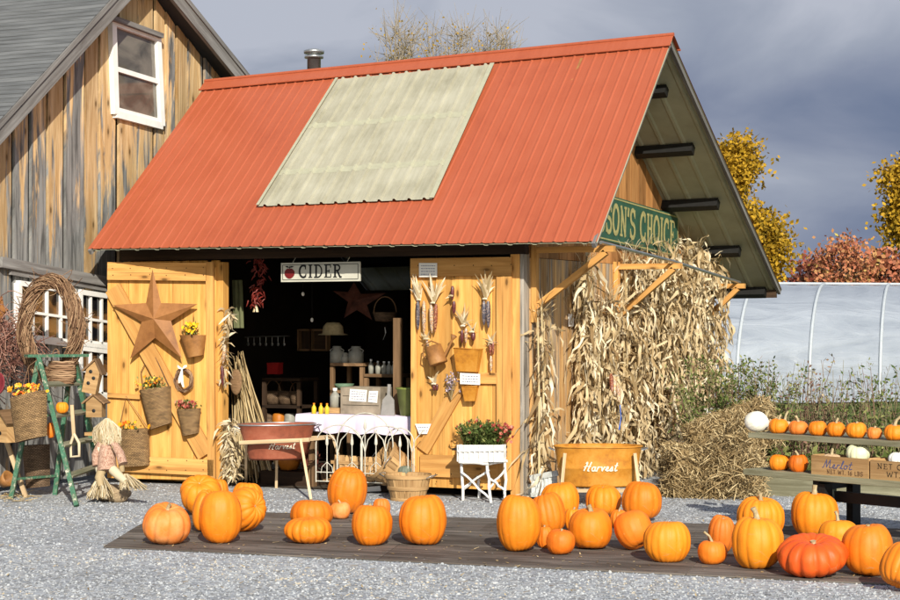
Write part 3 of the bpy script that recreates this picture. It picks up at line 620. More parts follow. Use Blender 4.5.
def window(quad, rows, cols, glass, depth=.04, sash_mid=False, fr=.07, mun=.026):
    """frame following the four photo corners on the barn wall (tl, tr, br, bl)"""
    tl, tr, br_, bl = [bw(x, y, depth) for x, y in quad]; X1 = V((1, 0, 0))
    P = lambda u, v: (bl.lerp(br_, u)).lerp(tl.lerp(tr, u), v)
    mb = MB(); mb.beam(P(0, 0), P(1, 0), fr, .06, X1); mb.beam(P(0, 1), P(1, 1), fr, .06, X1); mb.beam(P(0, -.0), P(0, 1), fr, .062, X1); mb.beam(P(1, 0), P(1, 1), fr, .062, X1)
    w_ = obj('window', mb, M['white'], barn)
    mb = MB()
    for i in range(1, cols): mb.beam(P(i / cols, .02), P(i / cols, .98), mun, .03, X1)
    for i in range(1, rows): mb.beam(P(.02, i / rows), P(.98, i / rows), (.05 if sash_mid else mun), .034, X1)
    mb.beam(P(0.02, .06), P(.98, .06), .035, .03, X1)
    obj('sash', mb, M['white'], w_)
    mb = MB(); q = [p - X1 * .012 for p in (P(0, 0), P(1, 0), P(1, 1), P(0, 1))]; mb.quad(*q); obj('pane', mb, glass, w_); return w_
w_ = window(((112, 22), (157, 38), (161, 126), (115, 114)), 2, 1, M['glass2'], sash_mid=True, fr=.075)
mb = MB(); mb.beam(bw(108, 17, .07), bw(160, 36, .07), .05, .1, (1, 0, 0)); obj('drip_board', mb, M['grey'], w_)
window(((18, 283), (74, 292), (74, 345), (18, 338)), 2, 4, M['glass'], fr=.05)
window(((79, 292), (112, 297), (112, 348), (79, 344)), 2, 3, M['glass'], fr=.05); window(((79, 348), (112, 352), (112, 398), (79, 393)), 2, 3, M['glass'], fr=.05)
mb = MB(); mb.beam(bw(0, 262, .05), bw(118, 284, .05), .1, .06, (1, 0, 0)); mb.beam(bw(10, 272, .04), bw(112, 290, .04), .05, .03, (1, 0, 0)); obj('lintel_board', mb, M['grey'], barn)

# ------------------------------------------------------------------ signs
def sign_board(name, label, P, U, Vv, wd, ht, mat, th=.025, border=None):
    """P = lower-left front corner"""
    Nn = U.cross(Vv).normalized(); t = thing(name, P + U * wd / 2, label, 'sign')
    mb = MB(); mb.prism([(0, 0), (wd, 0), (wd, ht), (0, ht)], P - Nn * th, U, Vv, th, .5); obj('board', mb, mat, t)
    if border:
        mb = MB()
        for a, b in (((0, 0), (wd, 0)), ((0, ht), (wd, ht)), ((0, 0), (0, ht)), ((wd, 0), (wd, ht))):
            i = .02; f = lambda q: P + U * min(max(q[0], i), wd - i) + Vv * min(max(q[1], i), ht - i) + Nn * .002
            mb.beam(f(a), f(b), border[1], .003, Nn)
        obj('border', mb, border[0], t)
    return t, Nn
# gable sign
P = at(590, 240, 'X', .06); Q = at(678, 262, 'X', .06); tp = at(605, 196, 'X', .06)
zb = 2.44; ht = .47; y0_, y1_ = 1.42, at(678, 240, 'X', .06).y
U = V((0, y1_ - y0_, -.12)).normalized(); Vv = U.cross(V((1, 0, 0))); Vv = Vv if Vv.z > 0 else -Vv
wd = y1_ - y0_
t, Nn = sign_board('shop_sign', "long green sign with gold lettering BSON'S CHOICE high on the gable", V((.06, y0_, zb)), U, Vv, wd, ht, M['signgreen'], .035, (M['gold'], .014))
mb = MB(); tmp = MB(); L0 = text(tmp, "BSON'S CHOICE", V((0, 0, 0)), U, Vv, .3); xs = at(598, 230, 'X', .06).y - y0_
text(mb, "BSON'S CHOICE", V((.062, y0_, zb)) + U * (xs + .0) + Vv * .09, U, Vv, .3, .17, .003, wx=(wd - xs - .12) / L0); obj('lettering', mb, M['gold'], t)
# cider sign
a, b = at(281, 282, 'Y', -.12), at(360, 281, 'Y', -.12); U = (b - a).normalized(); h_ = at(281, 263, 'Y', -.12).z - a.z
t, Nn = sign_board('cider_sign', 'cream CIDER sign with a dark red apple hanging over the doorway', a, U, Zu, (b - a).length, h_, M['signwhite'], .02, (M['ink'], .005))
mb = MB(); s0 = MB(); L = text(s0, 'CIDER', V((0, 0, 0)), U, Zu, h_ * .66, gap=.12); tx = at(299, 281, 'Y', -.12) - a; wn = (at(343, 281, 'Y', -.12) - a).length - tx.length
text(mb, 'CIDER', a + tx + Zu * h_ * .17, U, Zu, h_ * .66, .17, .002, wx=wn / L, gap=.12); obj('lettering', mb, M['ink'], t)
c = at(289.5, 272.5, 'Y', -.125); mb = MB(); r = h_ * .3
mb.prism([(r * (math.cos(q) * (1 + .08 * math.cos(2 * q)) * .95), r * (math.sin(q) * .95 - (.18 * math.exp(-((q - math.pi / 2) / .35) ** 2)) + .0)) for q in [2 * math.pi * k / 28 for k in range(28)]], c + V((0, .002, 0)) - Zu * r * .12, U, Zu, .003); obj('apple_emblem', mb, M['apple'], t)
mb = MB(); mb.tube([c + Zu * r * .7, c + Zu * r * 1.15 + U * r * .1], .004, 5)
for sg in (-1, 1): mb.prism([(0, 0), (sg * r * .4, r * .3), (sg * r * .9, r * .22), (sg * r * .5, r * .02)][::sg], c + Zu * r * .85, U, Zu, .003)
obj('apple_leaves', mb, M['ink'], t)
mb = MB()
for x in (292, 346): mb.tube([at(x, 264, 'Y', -.11), V((at(x, 264, 'Y', -.11).x, -.03, 2.24))], .004, 5)
obj('hanger_wire', mb, M['wire'], t)

# ------------------------------------------------------------------ things hung on the left door
def star3d(name, label, outer, inner, cen, PF, off, hgt, mat, th=.02):
    O = [PF(x, y, off) for x, y in outer]; I = [PF(x, y, off) for x, y in inner]; c = PF(*cen, off + hgt)
    ring = [p for pr in zip(O, I) for p in pr]; n = len(ring); b = [p + (PF(*cen, 0) - PF(*cen, th)) for p in ring]
    mb = MB(); vs_ = ring + b + [c, PF(*cen, off - th)]
    for k in range(n):
        k2 = (k + 1) % n; mb.add([ring[k], ring[k2], c], [(0, 1, 2)], None, .5); mb.add([ring[k], b[k], b[k2], ring[k2]], [(0, 1, 2, 3)], None, .5); mb.add([b[k2], b[k], vs_[-1]], [(0, 1, 2)], None, .5)
    o = obj(name, mb, mat); return props(o, label, 'star')
star3d('barn_star', 'large rusty five-pointed metal star on the left shed door', [(152.5, 269), (197.5, 304), (182, 358.5), (130, 359), (112.5, 305)], [(161, 303), (171, 321), (155, 338), (141.5, 322), (146, 303)], (153.5, 319), ld, .08, .07, M['star'])
def blossom(mb, c, r, n=6, rs=random):
    """small ruffled flower head: petals round a centre"""
    nrm = V((rs.uniform(-.6, .6), -1, rs.uniform(-.1, .9))).normalized(); u = nrm.cross(Zu).normalized(); v = u.cross(nrm); a0 = rs.uniform(0, 6); tn = rs.random()
    for k in range(n):
        a = a0 + 2 * math.pi * k / n; d = u * math.cos(a) + v * math.sin(a); s_ = u * math.cos(a + 1.57) + v * math.sin(a + 1.57)
        mb.add([c, c + d * r * .6 + s_ * r * .4 + nrm * r * .25, c + d * r + nrm * r * .1, c + d * r * .6 - s_ * r * .4 + nrm * r * .25], [(0, 1, 2, 3)], None, min(1, max(0, tn + rs.uniform(-.15, .15))))
def leafquad(mb, c, L, w, d, tone=None):
    d = d.normalized(); s_ = d.cross(V((random.uniform(-1, 1), random.uniform(-1, 1), random.uniform(-1, 1)))).normalized() * w / 2; m = c + d * L * .5
    mb.add([c, m + s_, c + d * L, m - s_], [(0, 1, 2, 3)], None, tone)
def rv(sx=1, sy=1, sz=1): return V((random.uniform(-sx, sx), random.uniform(-sy, sy), random.uniform(-sz, sz)))
def bouquet(parent, cen, rad, nf, nl, fm, fr=.018, gm='gleaf', ls=.04):
    mb = MB(); mf = MB()
    for i in range(nl):
        p = V(cen) + V((random.gauss(0, .45) * rad[0], random.gauss(0, .45) * rad[1], random.uniform(-.9, .8) * rad[2])); leafquad(mb, p, ls * random.uniform(.6, 1.3), ls * .45, rv() + V((0, 0, .6)))
    for i in range(nf):
        q = V((random.gauss(0, .5), random.gauss(0, .45), random.uniform(-.5, 1.0))); p = V(cen) + V((q.x * rad[0], q.y * rad[1] - rad[1] * .3, q.z * rad[2])); blossom(mf, p, fr * random.uniform(.7, 1.3))
    obj('foliage', mb, M[gm], parent); obj('flowers', mf, M[fm], parent)
def flatbasket(name, label, cat, quad, PF, off, depth, mat, group=None):
    """hanging pocket basket: quad = tl, tr, br, bl in photo pixels; half-round in front"""
    tl, tr, br_, bl = [PF(x, y, off) for x, y in quad]; n = 10; t = thing(name, (bl + br_) / 2, label, cat, group)
    nrm = (PF(*quad[0], off + .1) - PF(*quad[0], off)); U = (tr - tl).normalized(); nrm = U.cross(Zu).normalized(); mb = MB(); vs_, uvs, fs = [], [], []
    rows = 6
    for j in range(rows + 1):
        v = j / rows
        for i in range(n + 1):
            a = math.pi * i / n; u = (1 - math.cos(a)) / 2; p = (bl.lerp(br_, u)).lerp(tl.lerp(tr, u), v); vs_.append(p + nrm * math.sin(a) ** .6 * depth * (.75 + .25 * v))
    W_ = (tr - tl).length; Hh = (tl - bl).length; m = n + 1
    for j in range(rows):
        for i in range(n):
            fs.append((j * m + i, j * m + i + 1, (j + 1) * m + i + 1, (j + 1) * m + i)); q = lambda ii, jj: (1.25 * W_ * ii / n, Hh * jj / rows); uvs.append([q(i, j), q(i + 1, j), q(i + 1, j + 1), q(i, j + 1)])
    mb.add(vs_, fs, uvs, .5, True); mb.add(vs_[:m], [tuple(range(m))], None, .5); mb.add([tl, tr, br_, bl], [(0, 1, 2, 3)], [[(0, 0), (W_, 0), (W_, Hh), (0, Hh)]], .5)
    obj('basket', mb, mat, t); mb = MB(); mb.tube([tl] + vs_[-m:] + [tr], .008, 6); obj('rim', mb, mat, t)
    return t, (tl + tr) / 2 + nrm * depth * .5, W_, nrm
G_ = 'wicker pocket baskets on the left door'
t, c, W_, nr = flatbasket('wall_basket', 'tall tapering wicker basket of orange flowers in the middle of the left door', 'basket', ((141, 390), (171, 386), (172, 423), (151, 430)), ld, .03, .12, M['wicker'], G_); bouquet(t, c + Zu * .05, (W_ * .45, .08, .07), 26, 130, 'flower_mix')
mb = MB(); a = ld(143, 388, .05); mb.tube([a, ld(141, 372, .02), ld(152, 350, .02), ld(169, 386, .05)], .005, 5); obj('handle', mb, M['twig'], t)
t, c, W_, nr = flatbasket('wall_basket', 'low square wicker basket with orange leaves beside the straw doll', 'basket', ((117, 429), (149, 428), (150, 465), (120, 467)), ld, .03, .13, M['wicker'], G_); bouquet(t, c + Zu * .03, (W_ * .45, .07, .04), 16, 40, 'flower_mix', .024)
mb = MB(); mb.tube([ld(119, 428, .05), ld(126, 396, .02), ld(147, 427, .05)], .004, 5); obj('handle', mb, M['twig'], t)
t, c, W_, nr = flatbasket('wall_basket', 'small narrow wicker basket of pinkish red flowers under the little wreath', 'basket', ((178, 409), (201, 408), (199, 433), (184, 436)), ld, .03, .1, M['wicker'], G_); bouquet(t, c + Zu * .04, (W_ * .5, .07, .05), 34, 60, 'flower_red')
t, c, W_, nr = flatbasket('wall_planter', 'rusty half-round planter of yellow flowers right of the big star', 'planter', ((181, 335), (206, 335), (204, 355), (189, 358)), ld, .03, .11, M['rust_br']); bouquet(t, c + Zu * .05, (W_ * .42, .07, .07), 34, 80, 'flower_yellow')
def ring_wreath(mb, c, U, Vv, Nn, ra, rb, tube, n, tone=None, seg=26, r=.004):
    for i in range(n):
        a0 = random.uniform(0, 6.3); span = random.uniform(1.5, 4.5); k = max(6, int(seg * span / 6.3)); o1, o2 = random.uniform(-1, 1), random.uniform(-1, 1); f1, f2 = random.uniform(2, 7), random.uniform(0, 6)
        pts = []
        for j in range(k + 1):
            a = a0 + span * j / k; q = tube * (o1 * .7 + .45 * math.sin(f1 * a + f2)); z_ = tube * (o2 * .6 + .4 * math.cos(f1 * a + f2)); pts.append(c + U * (ra + q) * math.cos(a) + Vv * (rb + q) * math.sin(a) + Nn * z_)
        mb.tube(pts, r * random.uniform(.6, 1.2), 4, tone, False)
        
t = thing('small_wreath', ld(184, 392, .03), 'small twig wreath with a pale ribbon bow on the left door', 'wreath')
mb = MB(); ring_wreath(mb, ld(183.5, 380, .04), LU, Zu, LN, .085, .105, .018, 45); obj('twig_ring', mb, M['twig'], t)
mb = MB(); c = ld(182, 369, .08)
for sx, sz in ((-.05, .03), (.05, .03), (-.03, -.14), (.015, -.18)): mb.strip([c, c + LU * sx * .6 + Zu * sz * .7 + LN * .02, c + LU * sx + Zu * sz], [.012, .03, .02], LU if abs(sz) > .1 else Zu, .8)
obj('ribbon', mb, M['cream'], t)

# ------------------------------------------------------------------ things hung on the right door
def rd(x, y, off=0): return at(x, y, 'Y', yd - .037 - off)
def cob(parent, p0, p1, r, mat):
    mb = MB(); n = 7; p0, p1 = V(p0), V(p1); mb.tube([p0.lerp(p1, i / n) for i in range(n + 1)], [r * k for k in (.55, .9, 1, 1, .97, .88, .65, .2)], 10, .5); return obj('cob', mb, mat, parent)
def husks(parent, c, dirs, L, w, n, mat='husk', spread=.35):
    mb = MB()
    for i in range(n):
        d = (V(dirs) + rv(spread, spread * .5, spread)).normalized(); k = 5; l_ = L * random.uniform(.6, 1.1); side = d.cross(V((0, -1, 0))).normalized(); curl = rv(.05, .04, .05)
        pts = [c + d * l_ * j / k + curl * (j / k) ** 2 * 1.5 for j in range(k + 1)]; mb.strip(pts, [w * q for q in (.5, 1, .95, .8, .5, .1)], side, random.random())
    return obj('husk', mb, M[mat], parent)
def cornbunch(label, top, tie, bottom, cobs, off=.03, r=.02, nh=16, w=.03, group='indian corn hung on the right door', up=1):
    tt = rd(*tie, off); t = thing('indian_corn', rd(*bottom, off), label, 'corn', group)
    L = (rd(*top, off) - tt).length; husks(t, tt, (rd(*top, off) - tt).normalized(), L, w, nh)
    for (x0, y0, x1, y1, m) in cobs: cob(t, rd(x0, y0, off + random.uniform(0, .015)), rd(x1, y1, off + .01), r, M[m])
    mb = MB(); mb.tube([tt + V((-.02, -.02, 0)), tt + V((0, -.03, .004)), tt + V((.02, -.02, 0))], .01, 6); obj('tie', mb, M['husk'], t); return t
cornbunch('blue-grey and tan corn ears under a splayed husk, top left of the door', (413, 279), (420, 300), (421, 334), [(418, 301, 418, 330, 'k_blue'), (424, 301, 424, 334, 'k_mixed')])
cornbunch('red and brown corn ears with upright husks, second from left on the right door', (433, 278), (434, 303), (434, 334), [(431, 304, 432, 333, 'k_mixed'), (436, 304, 435, 332, 'k_red')])
cornbunch('dark blue corn ears with a tall pale husk at top right of the right door', (486, 271), (486, 299), (487, 328), [(484, 301, 484, 325, 'k_blue'), (488, 301, 488.5, 328, 'k_blue')], r=.022)
cornbunch('single dark corn ear with a white lower husk at top centre of the door', (453, 294), (452, 296), (453, 314), [(452.5, 286, 452.5, 300, 'k_dark'), (454, 301, 454, 314, 'k_dark')], nh=3, r=.018)
cornbunch('spiky white husk bunch with a short dark ear above the square planter', (462, 309), (464, 326), (464, 344), [(462, 330, 462, 343, 'k_dark'), (466, 328, 466, 343, 'k_mixed')], nh=14, w=.026, r=.016)
cornbunch('small dark ear with a short white husk right of the spiky bunch', (472, 323), (473, 332), (474, 340), [(473, 332, 473.5, 341, 'k_dark')], nh=7, r=.022, w=.02)
cornbunch('slender deep red corn ears hanging alone at the right of the door', (491, 338), (491.5, 343), (491.5, 371), [(490, 342, 490.5, 356, 'k_red'), (493, 342, 493, 355, 'k_red'), (491, 356, 491, 372, 'k_mixed')], nh=9, r=.014)
cornbunch('little dark corn ear with white husk left of the lavender bunch', (434, 373), (435, 384), (435, 392), [(434, 384, 434, 391, 'k_dark'), (437, 384, 437, 391, 'k_dark')], nh=8, r=.014)
cornbunch('white corn husk hanging over the watering can', (425, 334), (427, 339), (429, 350), [(427, 340, 428.5, 350, 'k_mixed')], nh=9, w=.026, r=.014)
t = thing('dried_flower_bunch', rd(452, 395, .03), 'dried lavender bunch hanging upside down on the right door', 'dried flowers')
mb = MB(); mf = MB()
for i in range(40):
    a = rd(451, 400, .03); b = rd(451 + random.gauss(0, 4), 382 + random.uniform(-10, 8), .03 + random.random() * .05); mb.tube([a, b], .0025, 4, None, False); leafquad(mf, b, .03, .018, rv())
    leafquad(mf, a.lerp(b, .8), .03, .018, rv())
obj('stems', mb, M['straw'], t); obj('flowers', mf, M['flower_mauve'], t)
# watering can
t = thing('watering_can', rd(436, 366, .08), 'rusty brown watering can hung with its spout up to the right', 'watering can')
a, b = rd(433, 346, .09), rd(438.5, 364, .09); ax = (a - b).normalized(); Mx = ax.to_track_quat('Z', 'Y').to_matrix()
hh = (a - b).length; mb = MB(); mb.lathe([(.001, 0), (.088, 0), (.09, .01), (.075, hh), (.07, hh), (.085, .012), (.001, .012)], b, 20, M=Mx); obj('can_body', mb, M['rust_br'], t)
mb = MB(); mb.tube([rd(442, 361, .09), rd(449, 347, .09), rd(453, 338, .09)], [.016, .012, .012], 8); mb.lathe([(.01, 0), (.032, .045), (.001, .055)], rd(452, 340, .09), 12, M=(rd(456, 331, .09) - rd(452, 340, .09)).normalized().to_track_quat('Z', 'Y').to_matrix()); obj('spout', mb, M['rust_br'], t)
mb = MB(); mb.tube([rd(429, 360, .09), rd(423, 356, .09), rd(424, 345, .09), rd(431, 341, .09), rd(439, 344, .09)], .007, 6); obj('handle', mb, M['rust_br'], t)
# square wall planter
def wedge(name, label, cat, quad, off, depth, mat, PF=rd):
    tl, tr, br_, bl = [PF(x, y, off) for x, y in quad]; f = V((0, -depth, 0)); t = thing(name, (bl + br_) / 2, label, cat); mb = MB()
    vs_ = [tl, tr, br_, bl, tl + f, tr + f, br_ + f * .6, bl + f * .6]; mb.add(vs_, [(4, 5, 6, 7), (0, 4, 7, 3), (1, 2, 6, 5), (3, 7, 6, 2), (0, 3, 2, 1)], None, .5); obj('box', mb, mat, t)
    mb = MB(); mb.tube([tl, vs_[4], vs_[5], tr], .005, 6); obj('rim', mb, mat, t); return t
wedge('wall_planter', 'empty square rusty planter box in the middle of the right door', 'planter', ((458, 348), (483, 349), (479, 372), (459, 371)), .01, .1, M['rust_or'])
t = wedge('wall_planter', 'small rusty pocket half hidden under the price card', 'planter', ((464, 386), (479, 386), (476, 401), (466, 401)), .01, .06, M['rust_or'])
def card(label, quad, off, mat, PF=rd, cat='card', name='price_card', lines=3):
    p = [PF(x, y, off) for x, y in quad]; mb = MB(); n = (p[1] - p[0]).cross(p[3] - p[0]).normalized(); n = n if n.dot(CAM - p[0]) > 0 else -n
    mb.add(p + [q - n * .004 for q in p], [(0, 1, 2, 3), (7, 6, 5, 4), (0, 4, 5, 1), (1, 5, 6, 2), (2, 6, 7, 3), (3, 7, 4, 0)], None, .5); o = obj(name, mb, mat); props(o, label, cat)
    mb = MB()
    for i in range(lines):
        v = (i + 1) / (lines + 1); a, b = p[0].lerp(p[3], v), p[1].lerp(p[2], v); x = .12
        while x < .85:
            l_ = random.uniform(.05, .13); mb.beam(a.lerp(b, x) + n * .001, a.lerp(b, min(.9, x + l_)) + n * .001, .006, .001, n); x += l_ + .04
    if lines: q = obj('handwriting', mb, M['blueink'], o)
    return o
card('white price card pinned below the square rusty planter', ((460, 373), (480, 374), (480, 385), (460, 384)), .07, M['cream'])
card('faded paper notice at the top left of the right door', ((419, 263), (437, 263), (437, 277), (419, 277)), .01, M['cream'], lines=4)
card('white half-round plaque on the lower left of the right door', ((415, 424), (431, 424), (427, 434), (419, 434)), .015, M['white'], cat='plaque', name='plaque', lines=2)

for dr, pts in ((door, [(418 + i * 18.5, y_) for i in range(6) for y_ in (257, 265)] + [(421 + i * 15, y_) for i in range(5) for y_ in (474, 482)]),): 
    mb = MB(); [mb.lathe([(.006, 0), (.001, .002)], rd(x_ + random.uniform(-1, 1), y_ + random.uniform(-.6, .6)), 8, M=Matrix.Rotation(R(90), 3, 'X')) for x_, y_ in pts]; obj('nails', mb, M['darkwood'], dr)
mb = MB(); [mb.lathe([(.006, 0), (.001, .002)], ld(x_ + random.uniform(-1, 1), y_ + random.uniform(-.6, .6), .038), 8, M=Matrix.Rotation(R(90), 3, 'X')) for x_ in (113, 131, 149, 167, 186, 203) for y_ in (268, 275, 461, 470)]; obj('nails', mb, M['darkwood'], door2)
# ------------------------------------------------------------------ corn stalks along the side wall
def cornleaf(mb, p, L, w, d0, xmax):
    """dry crumpled leaf that twists and hangs"""
    k = 7; pts = [V(p)]; d = V(d0).normalized(); side = d.cross(V((random.uniform(-.6, .6), random.uniform(-.6, .6), .6))); side = side.normalized() if side.length > .1 else V((0, 1, 0)); sides = [side]; tw = random.uniform(-.9, .9); wild = random.uniform(.25, .75)
    for j in range(k):
        d = (d + V((random.uniform(-wild, wild) - .08, random.uniform(-wild, wild), random.uniform(-.75, .18)))).normalized(); q = pts[-1] + d * L / k
        if q.x < .02 and q.y > 0: q.x = .02 + random.random() * .04
        if q.x > xmax: q.x = xmax - random.random() * .03
        q.z = max(q.z, .02); q.y = min(q.y, 5.25); pts.append(q); side = Matrix.Rotation(tw, 3, d) @ side; side = side - d * side.dot(d); side = side.normalized() if side.length > .01 else V((0, 1, 0)); sides.append(side)
    mb.strip(pts, [w * q for q in (.5, .9, 1, .9, 1, .7, .5, .12)], sides, min(1, max(0, random.gauss(.55, .28))))
def stalkbundle(label, y, ztop_, zbot, wy, n_st, n_lf, wx=.2, tassel=True):
    t = thing('corn_stalk_bundle', (.15, y, max(0, zbot)), label, 'corn stalks', 'corn stalk bundles along the side wall'); mb, ml = MB(), MB()
    for i in range(n_st):
        yy = y + random.uniform(-wy, wy) * .8; xx = .05 + random.random() * wx * .7; a = V((xx, yy, zbot + random.uniform(0, .25))); zt = ztop_ * random.uniform(.9, 1.03)
        pts = [a, V((xx * .9 + .02, yy + random.uniform(-.05, .05), (a.z + zt) / 2)), V((xx * .8 + .03, yy + random.uniform(-.08, .08), zt))]; mb.tube(pts, [.013, .011, .007], 5, None, False)
        if tassel and random.random() < .8:
            for k in range(7): d = V((random.uniform(-.2, .5), random.uniform(-.5, .5), random.uniform(.2, 1))).normalized(); ml.strip([pts[2], pts[2] + d * .12, pts[2] + d * .2 + V((0, 0, -.03))], [.008, .01, .004], d.cross(V((1, 0, 0))).normalized(), random.random())
    for i in range(n_lf):
        z = random.uniform(max(zbot, .1), ztop_); yy = y + random.gauss(0, .42) * wy; xx = .05 + random.random() * wx
        cornleaf(ml, (xx, yy, z), random.uniform(.2, .5), random.uniform(.016, .04), V((random.uniform(-.2, .7), random.uniform(-.8, .8), random.uniform(-1, .5))), wx + .12)
    obj('stalks', mb, M['straw'], t); obj('leaves', ml, M['corn'], t)
bs = [(544, 1.75, .04, .13, 5, 120, .1, 'thin corn stalk bundle nearest the corner post'), (585, 2.2, .25, .2, 8, 330, .14, 'second corn stalk bundle, under the first wooden bracket'), (609, 1.85, .05, .34, 7, 360, .15, 'short narrow corn stalk bundle where red husks hang, left of the middle bracket'),
      (634, 2.3, .1, .3, 9, 480, .2, 'thick corn stalk bundle under the middle bracket'), (660, 2.35, .02, .34, 10, 600, .28, 'full corn stalk bundle right of the middle bracket'), (681, 2.5, .02, .38, 11, 680, .32, 'tall corn stalk bundle reaching the pipe rail near the far bracket'), (699, 2.4, .02, .4, 11, 620, .34, 'last corn stalk bundle at the far end of the side wall')]
for px_, zt, zb2, wy, ns, nl, wx_, lb in bs:
    y_ = at(px_, 380, 'X', .12).y; stalkbundle(lb, y_, zt, zb2, wy, ns, nl, wx_)
t = thing('indian_corn', at(613, 405, 'X', .45), 'red and yellow corn ears tied with blue string among the stalks', 'corn')
for (x0, y0, x1, y1, m) in ((611, 374, 612, 392, 'k_red'), (614, 376, 615, 396, 'k_mixed'), (618, 386, 619, 402, 'k_mixed')): cob(t, at(x0, y0, 'X', .42), at(x1, y1, 'X', .46), .02, M[m])
mb = MB(); mb.tube([at(620, 405, 'X', .46), at(621, 418, 'X', .46), at(619, 430, 'X', .46)], .006, 5); obj('string', mb, M['blue'], t)
mb = MB(); p = at(571, 320, 'X', .02); mb.box(p, (.02, .1, .12)); props(obj('wall_plate', mb, M['white']), 'small white plate fixed to the side wall near the first bracket', 'plate')

# ------------------------------------------------------------------ pumpkins
def pumpkin(x0, x1, yt, yb, mat, label, ribs=11, rd_=.05, tilt=0, tdir=0, stem=10, sb=(.3, 0), sq=1.0, z=0, group='pumpkins on the dark mat', dimple=.12, name='pumpkin', oblong=0, P=None, sr=1, seed=None):
    cx_ = (x0 + x1) / 2; rs = random.Random(int(cx_ * 13 + yb * 7)); P = P or gnd(cx_, yb - 1.5, z); k = mpp(P); W_ = (x1 - x0) * k; Hh = (yb - yt) * k * sq
    t = thing(name, P, label, 'pumpkin' if name == 'pumpkin' else name.replace('_', ' '), group); Mt = Matrix.Rotation(R(tdir), 3, 'Z') @ Matrix.Rotation(R(tilt), 3, 'X') @ Matrix.Rotation(rs.uniform(0, 6), 3, 'Z')
    nt_, np_ = 96, 26; vs_, fs, uvs = [], [], []; hz = []; amp = [rs.uniform(.8, 1.25) for _ in range(ribs)]; ph = rs.uniform(0, 6); ex = rs.uniform(-.03, .03)
    def pt(i, j):
        ph_ = math.pi * i / np_; th_ = 2 * math.pi * j / nt_; s_, c_ = math.sin(ph_), math.cos(ph_); g = abs(math.sin(ribs * th_ / 2 + .15 * math.sin(th_ * 2 + ph))); am = amp[int(ribs * th_ / (2 * math.pi)) % ribs]
        groove = (1 - g) ** 1.7 * 1.45; fine = .005 * math.sin(ribs * th_ * 3 + ph) + .004 * noise.noise(V((math.cos(th_) * 2, math.sin(th_) * 2, c_ * 2 + ph)) * 1.5) * 6; r = .5 * (s_ ** .82 if s_ > 0 else 0) * (1 - rd_ * am * groove * (s_ ** .35 if s_ > 0 else 0) + fine) * (1 + .04 * math.sin(th_ + ph) + .022 * math.sin(3 * th_ + ph * 2) + .03 * c_ * math.sin(th_ * 2 + ph * 3) + ex * c_ - oblong * c_ * .5)
        zz = .5 * math.copysign(abs(c_) ** .92, c_); dm = math.exp(-(r / .17) ** 2) * dimple; zz -= math.copysign(dm, c_); zz *= (1 - rd_ * .6 * groove * abs(c_)) * (1 + .05 * math.sin(th_ + ph * 1.7))
        return V((r * W_ * math.cos(th_), r * W_ * math.sin(th_), zz * Hh))
    pts = [pt(i, j) for i in range(np_ + 1) for j in range(nt_)]; pts = [Mt @ p for p in pts]; zmin = min(p.z for p in pts)
    wid = max(p.dot(RIGHT) for p in pts) - min(p.dot(RIGHT) for p in pts); hei = max(p.dot(UPV) for p in pts) - min(p.dot(UPV) for p in pts)
    if tilt: s1 = min((x1 - x0) * k / wid, 1.3); s2 = (yb - yt) * k * sq / hei; S = s1 * .5 + s2 * .5; S3 = Matrix(((S, 0, 0), (0, S, 0), (0, 0, S))); rr = Matrix((RIGHT, UPV, -VIEW)); D = rr.transposed() @ Matrix.Diagonal((s1, s2, S)) @ rr
    else: D = Matrix.Identity(3)
    pts = [D @ p for p in pts]; zmin = min(p.z for p in pts); o_ = V((0, 0, -zmin - .003))
    mb = MB(); mb.add([p + o_ for p in pts], [(i * nt_ + j, (i + 1) * nt_ + j, (i + 1) * nt_ + (j + 1) % nt_, i * nt_ + (j + 1) % nt_) for i in range(np_) for j in range(nt_)], None, rs.random(), True)
    obj('body', mb, mat if not isinstance(mat, str) else M[mat], t, world=False)
    if stem:
        L = stem * k; b = V((0, 0, .5 * Hh - dimple * Hh)); d = V((sb[0], sb[1], 1)).normalized(); mb = MB(); q0 = rs.uniform(-.15, .15)
        # bend sideways in the picture's left-right direction
        base = D @ (Mt @ (b - V((0, 0, .02)))) + o_; up = (D @ (Mt @ V((0, 0, 1)))).normalized(); pp = [base, base + up * L * .35, base + up * L * .7 + RIGHT * sb[0] * L * .25, base + up * L * 1.0 + RIGHT * sb[0] * L * .8 + UPV * 0]
        rr_ = max(.008, min(.02, W_ * .045)) * sr; n = 7; vs_ = []
        mb.tube(pp, [rr_ * 2.1, rr_ * 1.1, rr_ * .85, rr_ * 1.0], n, .5); obj('stem', mb, M['stem'], t, world=False)
    return t
